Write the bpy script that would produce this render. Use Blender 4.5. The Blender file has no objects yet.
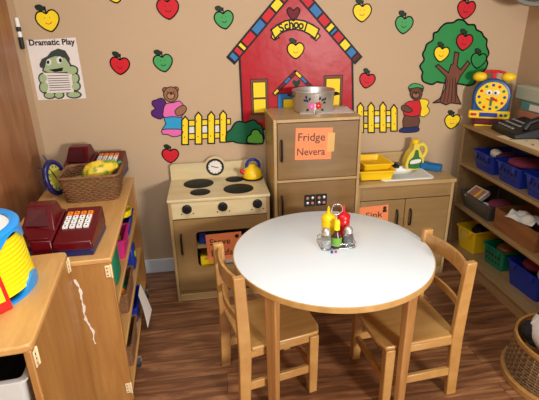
import bpy, bmesh, math, random
from mathutils import Vector, Matrix
C = bpy.context.scene.collection
PI = math.pi
random.seed(7)

# ------------------------------------------------------------------ colours and materials
def lin(c):
    return tuple((v / 12.92 if v <= .04045 else ((v + .055) / 1.055) ** 2.4) for v in c)
def rgb(r, g, b): return lin((r / 255, g / 255, b / 255))
MATS = {}
def mat(name, col, rough=.5, metal=0, vary=.0, vscale=8, bump=0, bscale=60, alpha=1, trans=0, coat=0, spec=.5):
    if name in MATS: return MATS[name]
    m = bpy.data.materials.new(name); m.use_nodes = True; MATS[name] = m
    nt = m.node_tree; b = nt.nodes['Principled BSDF']
    b.inputs['Roughness'].default_value = rough; b.inputs['Metallic'].default_value = metal
    b.inputs['Specular IOR Level'].default_value = spec
    b.inputs['Coat Weight'].default_value = coat; b.inputs['Coat Roughness'].default_value = .15
    b.inputs['Alpha'].default_value = alpha; b.inputs['Transmission Weight'].default_value = trans
    tc = nt.nodes.new('ShaderNodeTexCoord')
    n = nt.nodes.new('ShaderNodeTexNoise'); n.inputs['Scale'].default_value = vscale; n.inputs['Detail'].default_value = 4
    nt.links.new(tc.outputs['Object'], n.inputs['Vector'])
    mx = nt.nodes.new('ShaderNodeMixRGB')
    mx.inputs[1].default_value = (*[c * (1 - vary) for c in col], 1); mx.inputs[2].default_value = (*[min(1, c * (1 + vary)) for c in col], 1)
    nt.links.new(n.outputs['Fac'], mx.inputs[0]); nt.links.new(mx.outputs[0], b.inputs['Base Color'])
    if bump:
        n2 = nt.nodes.new('ShaderNodeTexNoise'); n2.inputs['Scale'].default_value = bscale
        nt.links.new(tc.outputs['Object'], n2.inputs['Vector'])
        bp = nt.nodes.new('ShaderNodeBump'); bp.inputs['Strength'].default_value = bump; bp.inputs['Distance'].default_value = .01
        nt.links.new(n2.outputs['Fac'], bp.inputs['Height']); nt.links.new(bp.outputs[0], b.inputs['Normal'])
    return m
def wood(name, c1, c2, stretch=(1, 12, 12), scale=3, rough=.38, fine=.25, bump=.05, coat=.15):
    if name in MATS: return MATS[name]
    m = bpy.data.materials.new(name); m.use_nodes = True; MATS[name] = m
    nt = m.node_tree; b = nt.nodes['Principled BSDF']
    b.inputs['Roughness'].default_value = rough; b.inputs['Coat Weight'].default_value = coat; b.inputs['Coat Roughness'].default_value = .25
    tc = nt.nodes.new('ShaderNodeTexCoord'); mp = nt.nodes.new('ShaderNodeMapping'); mp.inputs['Scale'].default_value = stretch
    nt.links.new(tc.outputs['Object'], mp.inputs['Vector'])
    n = nt.nodes.new('ShaderNodeTexNoise'); n.inputs['Scale'].default_value = scale; n.inputs['Detail'].default_value = 6; n.inputs['Distortion'].default_value = .6
    n2 = nt.nodes.new('ShaderNodeTexNoise'); n2.inputs['Scale'].default_value = scale * 9; n2.inputs['Detail'].default_value = 3
    for q in (n, n2): nt.links.new(mp.outputs[0], q.inputs['Vector'])
    rp = nt.nodes.new('ShaderNodeValToRGB'); rp.color_ramp.elements[0].position = .3; rp.color_ramp.elements[1].position = .72
    rp.color_ramp.elements[0].color = (*c2, 1); rp.color_ramp.elements[1].color = (*c1, 1)
    mx = nt.nodes.new('ShaderNodeMath'); mx.operation = 'MULTIPLY_ADD'; mx.inputs[1].default_value = fine; 
    sb = nt.nodes.new('ShaderNodeMath'); sb.operation = 'SUBTRACT'; sb.inputs[1].default_value = .5
    nt.links.new(n2.outputs['Fac'], sb.inputs[0]); nt.links.new(sb.outputs[0], mx.inputs[0]); nt.links.new(n.outputs['Fac'], mx.inputs[2])
    nt.links.new(mx.outputs[0], rp.inputs[0]); nt.links.new(rp.outputs[0], b.inputs['Base Color'])
    if bump:
        bp = nt.nodes.new('ShaderNodeBump'); bp.inputs['Strength'].default_value = bump; bp.inputs['Distance'].default_value = .004
        nt.links.new(mx.outputs[0], bp.inputs['Height']); nt.links.new(bp.outputs[0], b.inputs['Normal'])
    return m
# one birch/maple family, grain along x, y or z of the part
BL, BD = rgb(192, 158, 108), rgb(170, 136, 86)
OL, OD = rgb(206, 156, 96), rgb(184, 132, 74)
birch_x = wood('birch_grain_x', BL, BD, (1, 9, 9)); birch_y = wood('birch_grain_y', BL, BD, (9, 1, 9)); birch_z = wood('birch_grain_z', BL, BD, (9, 9, 1))
oven_x = wood('light_tan_panel', rgb(158, 124, 76), rgb(142, 108, 64), (1, 7, 7), fine=.15)
panel_x = wood('tan_panel', rgb(134, 98, 50), rgb(118, 85, 42), (1, 7, 7), fine=.15)
pale_x = wood('pale_maple', rgb(218, 198, 154), rgb(206, 182, 134), (1, 8, 8), fine=.15)
oak_x = wood('golden_birch_x', OL, OD, (1, 9, 9)); oak_y_lit = wood('golden_birch_y_lit', rgb(214, 164, 98), rgb(194, 140, 78), (9, 1, 9)); oak_z_shaded = wood('golden_birch_z_shaded', rgb(184, 132, 72), rgb(160, 108, 54), (9, 9, 1))  # y tone lightened for lit tops, z darkened for shaded sides: light in the colour
shelf_y = wood('shelf_maple', rgb(166, 132, 88), rgb(144, 112, 72), (9, 1, 9), fine=.15)
chair_w = wood('chair_beech', rgb(198, 150, 88), rgb(174, 124, 64), (2, 9, 3), fine=.2, rough=.32)
seat_w = wood('seat_beech', rgb(202, 156, 92), rgb(182, 132, 70), (1.2, 12, 6), fine=.25, rough=.28)
door_w = wood('brown_door_veneer', rgb(168, 114, 74), rgb(130, 82, 48), (7, 7, .8), scale=2.2, fine=.3, rough=.4)

def floor_mat():
    m = bpy.data.materials.new('plank_floor'); m.use_nodes = True; nt = m.node_tree; b = nt.nodes['Principled BSDF']
    L = nt.links.new
    tc = nt.nodes.new('ShaderNodeTexCoord')
    br = nt.nodes.new('ShaderNodeTexBrick'); br.inputs['Scale'].default_value = 1
    br.inputs['Brick Width'].default_value = 1.22; br.inputs['Row Height'].default_value = .127; br.inputs['Mortar Size'].default_value = .0012
    br.inputs['Mortar Smooth'].default_value = .2; br.offset = .37; br.squash = 1
    br.inputs['Color1'].default_value = (0, 0, 0, 1); br.inputs['Color2'].default_value = (1, 1, 1, 1); br.inputs['Mortar'].default_value = (.5, .5, .5, 1); br.inputs['Bias'].default_value = 0
    L(tc.outputs['Object'], br.inputs['Vector'])
    # long grain, offset per plank
    sep = nt.nodes.new('ShaderNodeSeparateXYZ'); L(tc.outputs['Object'], sep.inputs[0])
    cmb = nt.nodes.new('ShaderNodeCombineXYZ')
    mz = nt.nodes.new('ShaderNodeMath'); mz.operation = 'MULTIPLY'; mz.inputs[1].default_value = 37; L(br.outputs['Color'], mz.inputs[0])
    sx = nt.nodes.new('ShaderNodeMath'); sx.operation = 'MULTIPLY'; sx.inputs[1].default_value = 1.6; L(sep.outputs[0], sx.inputs[0])
    sy = nt.nodes.new('ShaderNodeMath'); sy.operation = 'MULTIPLY'; sy.inputs[1].default_value = 17; L(sep.outputs[1], sy.inputs[0])
    L(sx.outputs[0], cmb.inputs[0]); L(sy.outputs[0], cmb.inputs[1]); L(mz.outputs[0], cmb.inputs[2])
    n = nt.nodes.new('ShaderNodeTexNoise'); n.inputs['Scale'].default_value = 1.6; n.inputs['Detail'].default_value = 7; n.inputs['Roughness'].default_value = .62; n.inputs['Distortion'].default_value = .9
    L(cmb.outputs[0], n.inputs['Vector'])
    rp = nt.nodes.new('ShaderNodeValToRGB'); e = rp.color_ramp.elements
    e[0].position = .28; e[0].color = (*rgb(74, 44, 28), 1); e[1].position = .74; e[1].color = (*rgb(180, 126, 84), 1)
    k = e.new(.5); k.color = (*rgb(122, 78, 50), 1)
    ad = nt.nodes.new('ShaderNodeMath'); ad.operation = 'MULTIPLY_ADD'; ad.inputs[1].default_value = .12
    s5 = nt.nodes.new('ShaderNodeMath'); s5.operation = 'SUBTRACT'; s5.inputs[1].default_value = .5; L(br.outputs['Color'], s5.inputs[0])
    L(s5.outputs[0], ad.inputs[0]); L(n.outputs['Fac'], ad.inputs[2]); L(ad.outputs[0], rp.inputs[0])
    mx = nt.nodes.new('ShaderNodeMixRGB'); mx.inputs[2].default_value = (*rgb(48, 28, 18), 1)
    L(br.outputs['Fac'], mx.inputs[0]); L(rp.outputs[0], mx.inputs[1]); L(mx.outputs[0], b.inputs['Base Color'])
    b.inputs['Roughness'].default_value = .33
    bp = nt.nodes.new('ShaderNodeBump'); bp.inputs['Strength'].default_value = .08; bp.inputs['Distance'].default_value = .003
    L(n.outputs['Fac'], bp.inputs['Height']); L(bp.outputs[0], b.inputs['Normal'])
    return m
def wicker(name, c1, c2, scale=1.0):
    m = bpy.data.materials.new(name); m.use_nodes = True; nt = m.node_tree; b = nt.nodes['Principled BSDF']; L = nt.links.new
    b.inputs['Roughness'].default_value = .7
    tc = nt.nodes.new('ShaderNodeTexCoord')
    n = nt.nodes.new('ShaderNodeTexNoise'); n.inputs['Scale'].default_value = 70 * scale; L(tc.outputs['Object'], n.inputs['Vector'])
    mx = nt.nodes.new('ShaderNodeMixRGB'); mx.inputs[1].default_value = (*c1, 1); mx.inputs[2].default_value = (*c2, 1)
    L(n.outputs['Fac'], mx.inputs[0]); L(mx.outputs[0], b.inputs['Base Color'])
    return m

white_lam = mat('white_laminate', rgb(232, 238, 240), .28, vary=.01)
leg_w = wood('table_leg_birch', rgb(186, 134, 78), rgb(160, 110, 58), (9, 9, 1))
edge_w = wood('table_edge_birch', rgb(205, 160, 96), rgb(188, 140, 78), (8, 8, 8))
ink = mat('ink', rgb(28, 22, 22), .5); black = mat('black_plastic', rgb(18, 18, 21), .45, spec=.35); dark = mat('dark_grey', rgb(50, 50, 54), .5)
burner = mat('burner_black', rgb(22, 26, 26), .6, spec=.25)
white = mat('white_plastic', rgb(236, 234, 228), .35); offw = mat('off_white', rgb(226, 218, 202), .5)
paper = mat('paper', rgb(236, 226, 214), .55, vary=.02)
orange = mat('orange_paper', rgb(244, 136, 82), .6, vary=.04)
yellow = mat('yellow_plastic', rgb(250, 204, 22), .35); syellow = mat('lemon_plastic', rgb(250, 226, 20), .3)
red = mat('red_plastic', rgb(206, 26, 34), .3); redp = mat('bright_red_plastic', rgb(226, 32, 30), .3)
bluep = mat('sky_blue_plastic', rgb(30, 146, 224), .3); navyp = mat('navy_plastic', rgb(26, 28, 84), .35)
maroon = mat('maroon_plastic', rgb(88, 5, 16), .28, spec=.4); maroond = mat('dark_maroon_plastic', rgb(70, 8, 20), .3)
cobalt = mat('cobalt_plastic', rgb(18, 48, 150), .4); green_p = mat('green_plastic', rgb(14, 120, 84), .35); magenta = mat('magenta_plastic', rgb(200, 40, 120), .35)
lime = mat('lime_plastic', rgb(190, 220, 30), .35); orangep = mat('orange_plastic', rgb(245, 130, 20), .35)
steel = mat('brushed_aluminium', rgb(214, 210, 204), .38, .85, vary=.06, vscale=30); chrome = mat('chrome_wire', rgb(215, 215, 215), .15, 1)
glass = mat('clear_plastic', rgb(225, 230, 232), .12, trans=.9); mist = mat('frosted_plastic', rgb(150, 148, 140), .3, trans=.85)
cream = mat('cream_hinge_plastic', rgb(238, 214, 168), .45)
blues = mat('blue_sponge', rgb(24, 110, 170), .9, vary=.2, vscale=60, bump=.6, bscale=200)
brownc = wood('brown_box_wood', rgb(150, 98, 56), rgb(126, 78, 42), (9, 1, 9)); cloth = mat('white_cloth', rgb(226, 220, 210), .9, vary=.04, bump=.4, bscale=40)
blackc = mat('black_plush', rgb(26, 24, 28), .9); pink = mat('pink_cloth', rgb(130, 44, 72), .9, vary=.25); plum = mat('plum_cloth', rgb(96, 26, 52), .9, vary=.3)
mus = mat('mustard_yellow', rgb(252, 206, 10), .3); ket = mat('ketchup_red', rgb(206, 12, 26), .3); jugy = mat('jug_yellow', rgb(232, 206, 70), .35); greens = mat('soap_green', rgb(40, 110, 46), .4)
label_t = mat('teal_label', rgb(96, 150, 140), .5); tanbox = mat('salmon_box', rgb(186, 120, 92), .6); greybox = mat('pale_green_plastic', rgb(190, 196, 172), .4)
rope = wicker('willow_wicker', rgb(156, 108, 66), rgb(84, 50, 28)); rope2 = wicker('dark_wicker', rgb(128, 96, 62), rgb(84, 58, 36)); rim_w = wood('basket_rim_bent_wood', rgb(186, 138, 76), rgb(160, 112, 58), (6, 6, 6))

# laminated wall art (flat printed card)
def art(name, r, g, b, rough=.5, vary=.05, bump=0): return mat('art_' + name, rgb(r, g, b), rough, vary=vary, vscale=14, bump=bump, bscale=9, spec=.2)
A = dict(ink=art('ink', 30, 22, 24), red=art('red', 206, 34, 46), house=art('house_red', 178, 18, 30, .32, .06, .25), yellow=art('yellow', 250, 214, 40), green=art('green', 74, 160, 92), tree=art('tree_green', 46, 138, 72, .4),
         darkred=art('dark_red', 110, 14, 28), blue=art('blue', 54, 118, 176), bear_brown=art('bear_brown', 152, 104, 76), bear_tan=art('bear_tan', 178, 132, 100), bear_dark=art('bear_dark', 104, 66, 50),
         purple=art('purple', 84, 36, 110), pink=art('pink', 226, 108, 172), sky_blue=art('sky_blue', 50, 156, 204), navy=art('navy', 36, 44, 96), brown=art('trunk_brown', 122, 72, 54, .4, .3), white=art('white', 224, 222, 214),
         leaf=art('leaf', 26, 52, 36), bush=art('bush_green', 20, 96, 60), bush2=art('bush_light_green', 96, 170, 60), frame=art('frame_brown', 120, 72, 52), orange=art('orange', 214, 84, 40), pgreen=art('turtle_green', 168, 184, 138), pcap=art('cap_grey', 62, 66, 62), poster=art('poster', 232, 220, 212, .5))

# ------------------------------------------------------------------ mesh building
class MB:
    def __init__(s): s.v = []; s.f = []; s.m = []; s.mats = []
    def mi(s, m):
        if m is None: return 0
        if m not in s.mats: s.mats.append(m)
        return s.mats.index(m)
    def add(s, vs, fs, m=None, M=None):
        o = len(s.v); i = s.mi(m)
        s.v += [tuple(M @ Vector(v)) if M else tuple(v) for v in vs]
        for f in fs: s.f.append(tuple(a + o for a in f)); s.m.append(i)
        return s
    def box(s, x0, x1, y0, y1, z0, z1, m=None, M=None):
        vs = [(x, y, z) for x in (x0, x1) for y in (y0, y1) for z in (z0, z1)]
        return s.add(vs, [(0, 1, 3, 2), (4, 6, 7, 5), (0, 4, 5, 1), (2, 3, 7, 6), (0, 2, 6, 4), (1, 5, 7, 3)], m, M)
    def hexa(s, b, t, m=None, M=None):          # four bottom, four top corners, same order
        n = len(b)
        return s.add(list(b) + list(t), [tuple(range(n))[::-1], tuple(range(n, 2 * n))] + [(i, (i + 1) % n, n + (i + 1) % n, n + i) for i in range(n)], m, M)
    def lathe(s, prof, n=32, m=None, M=None, cap=True):
        vs = []; fs = []
        for r, z in prof:
            for i in range(n): a = 2 * PI * i / n; vs.append((r * math.cos(a), r * math.sin(a), z))
        for k in range(len(prof) - 1):
            for i in range(n): j = (i + 1) % n; fs.append((k * n + i, k * n + j, (k + 1) * n + j, (k + 1) * n + i))
        if cap: fs.append(tuple(range(n))[::-1]); fs.append(tuple((len(prof) - 1) * n + i for i in range(n)))
        return s.add(vs, fs, m, M)
    def tube(s, pts, r, n=8, m=None, closed=False, M=None):
        pts = [Vector(p) for p in pts]; vs = []; fs = []; N = len(pts); up = None
        for i, p in enumerate(pts):
            a = pts[(i - 1) % N] if (closed or i > 0) else p; b = pts[(i + 1) % N] if (closed or i < N - 1) else p
            t = (b - a).normalized()
            if up is None: up = Vector((0, 0, 1)) if abs(t.z) < .9 else Vector((1, 0, 0))
            u = (up - t * up.dot(t)).normalized(); up = u; w = t.cross(u)
            rr = r[i] if isinstance(r, (list, tuple)) else r
            for k in range(n): q = 2 * PI * k / n; vs.append(p + (u * math.cos(q) + w * math.sin(q)) * rr)
        for i in range(N if closed else N - 1):
            for k in range(n): fs.append((i * n + k, i * n + (k + 1) % n, ((i + 1) % N) * n + (k + 1) % n, ((i + 1) % N) * n + k))
        if not closed: fs.append(tuple(range(n))[::-1]); fs.append(tuple((N - 1) * n + k for k in range(n)))
        return s.add(vs, fs, m, M)
    def ball(s, c, r, m=None, n=16, k=10, noise=0, M=None):
        rx, ry, rz = r if isinstance(r, (tuple, list)) else (r, r, r); vs = [(c[0], c[1], c[2] - rz)]; fs = []
        for j in range(1, k):
            th = PI * j / k
            for i in range(n):
                a = 2 * PI * i / n; q = 1 + random.uniform(-noise, noise)
                vs.append((c[0] + rx * q * math.sin(th) * math.cos(a), c[1] + ry * q * math.sin(th) * math.sin(a), c[2] - rz * q * math.cos(th)))
        vs.append((c[0], c[1], c[2] + rz)); T = len(vs) - 1
        for i in range(n):
            j = (i + 1) % n; fs.append((0, 1 + j, 1 + i)); fs.append((T, T - n + i, T - n + j))
            for q in range(k - 2): fs.append((1 + q * n + i, 1 + q * n + j, 1 + (q + 1) * n + j, 1 + (q + 1) * n + i))
        return s.add(vs, fs, m, M)
    def flat(s, pts, y0, y1, m=None):           # polygon in the xz plane, front face at y1 (towards the room)
        n = len(pts)
        ar = sum(pts[i][0] * pts[(i + 1) % n][1] - pts[(i + 1) % n][0] * pts[i][1] for i in range(n))
        if ar < 0: pts = pts[::-1]
        bm = bmesh.new(); f = bm.faces.new([bm.verts.new((p[0], y1, p[1])) for p in pts]); f.normal_update()
        bmesh.ops.triangulate(bm, faces=[f], ngon_method='EAR_CLIP'); bm.verts.index_update()
        vs = [tuple(v.co) for v in bm.verts]; fs = [tuple(v.index for v in q.verts) for q in bm.faces]; bm.free()
        s.add(vs, fs, m)
        s.add([(p[0], y1, p[1]) for p in pts] + [(p[0], y0, p[1]) for p in pts], [(i, n + i, n + (i + 1) % n, (i + 1) % n) for i in range(n)], m)
        return s
    def edge(s, pts, w, y, m):                  # drawn outline: one strip per edge of the polygon
        n = len(pts)
        for i in range(n):
            a, b = Vector(pts[i]), Vector(pts[(i + 1) % n]); d = b - a
            if d.length < 1e-6: continue
            d.normalize(); k = Vector((-d.y, d.x)) * w; a = a - d * w * .7; b = b + d * w * .7
            s.add([(p.x, y, p.y) for p in (a - k, b - k, b + k, a + k)], [(0, 1, 2, 3)], m)
        return s
    def text(s, txt, size, m, M, depth=.0004, xscale=1, bold=.004):
        cu = bpy.data.curves.new('lettering', 'FONT'); cu.body = txt; cu.size = size; cu.align_x = 'CENTER'; cu.align_y = 'CENTER'; cu.extrude = depth; cu.resolution_u = 3; cu.offset = size * bold
        o = bpy.data.objects.new('lettering', cu); me = bpy.data.meshes.new_from_object(o)
        s.add([(v.co.x * xscale, v.co.y, v.co.z) for v in me.vertices], [tuple(p.vertices) for p in me.polygons], m, M)
        bpy.data.objects.remove(o); bpy.data.meshes.remove(me); bpy.data.curves.remove(cu)
        return s
    def build(s, name, m=None, parent=None, loc=None, rot=None, bevel=0, smooth=0, seg=2):
        me = bpy.data.meshes.new(name); me.from_pydata(s.v, [], s.f)
        if m is not None and not s.mats: s.mats = [m]
        for q in s.mats: me.materials.append(q)
        if len(s.mats) > 1: me.polygons.foreach_set('material_index', s.m)
        bm = bmesh.new(); bm.from_mesh(me); bmesh.ops.recalc_face_normals(bm, faces=bm.faces); bm.to_mesh(me); bm.free()
        if smooth:
            me.polygons.foreach_set('use_smooth', [True] * len(me.polygons)); me.set_sharp_from_angle(angle=math.radians(smooth))
        me.update()
        o = bpy.data.objects.new(name, me); C.objects.link(o)
        if parent is not None: o.parent = parent
        if loc: o.location = loc
        if rot: o.rotation_euler = rot
        if bevel:
            b = o.modifiers.new('soft_edges', 'BEVEL'); b.width = bevel; b.segments = seg; b.limit_method = 'ANGLE'; b.angle_limit = math.radians(40); b.harden_normals = False
            me.polygons.foreach_set('use_smooth', [True] * len(me.polygons)); me.set_sharp_from_angle(angle=math.radians(35))
        return o
def tag(o, label, cat, group=None):
    o['label'] = label; o['category'] = cat
    if group: o['group'] = group
    return o
def thing(name, label, cat, loc=(0, 0, 0), rz=0, group=None):
    o = bpy.data.objects.new(name, None); C.objects.link(o); o.location = loc; o.rotation_euler = (0, 0, rz); o.empty_display_size = .1
    return tag(o, label, cat, group)
def struct(o): o['kind'] = 'structure'; return o
def dup(o, parent=None, loc=None, rz=None):
    c = o.copy(); C.objects.link(c); c.parent = parent
    if loc is not None: c.location = loc
    if rz is not None: c.rotation_euler = (0, 0, rz)
    for ch in list(o.children): dup(ch, c)
    return c
def T(x, y, z): return Matrix.Translation((x, y, z))
def R(a, ax='Z'): return Matrix.Rotation(a, 4, ax)
def smoothpts(pts, k=4):                         # closed Catmull-Rom through the points
    n = len(pts); out = []
    for i in range(n):
        p0, p1, p2, p3 = (pts[(i + j - 1) % n] for j in range(4))
        for q in range(k):
            t = q / k
            out.append(tuple(.5 * (2 * p1[a] + (p2[a] - p0[a]) * t + (2 * p0[a] - 5 * p1[a] + 4 * p2[a] - p3[a]) * t * t + (3 * p1[a] - p0[a] - 3 * p2[a] + p3[a]) * t ** 3) for a in (0, 1)))
    return out
def grow(pts, d):
    n = len(pts); ar = sum(pts[i][0] * pts[(i + 1) % n][1] - pts[(i + 1) % n][0] * pts[i][1] for i in range(n))
    if ar < 0: pts = pts[::-1]
    out = []
    for i in range(n):
        a, b, c = Vector(pts[i - 1]), Vector(pts[i]), Vector(pts[(i + 1) % n])
        e1 = (b - a); e2 = (c - b)
        if e1.length < 1e-7 or e2.length < 1e-7: out.append(tuple(b)); continue
        e1.normalize(); e2.normalize(); n1 = Vector((e1.y, -e1.x)); n2 = Vector((e2.y, -e2.x)); w = n1 + n2
        if w.length < 1e-4: w = n1
        w = w.normalized(); q = min(1.6, 1 / max(.4, w.dot(n1))); p = b + w * d * q; out.append((p.x, p.y))
    return out
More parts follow.
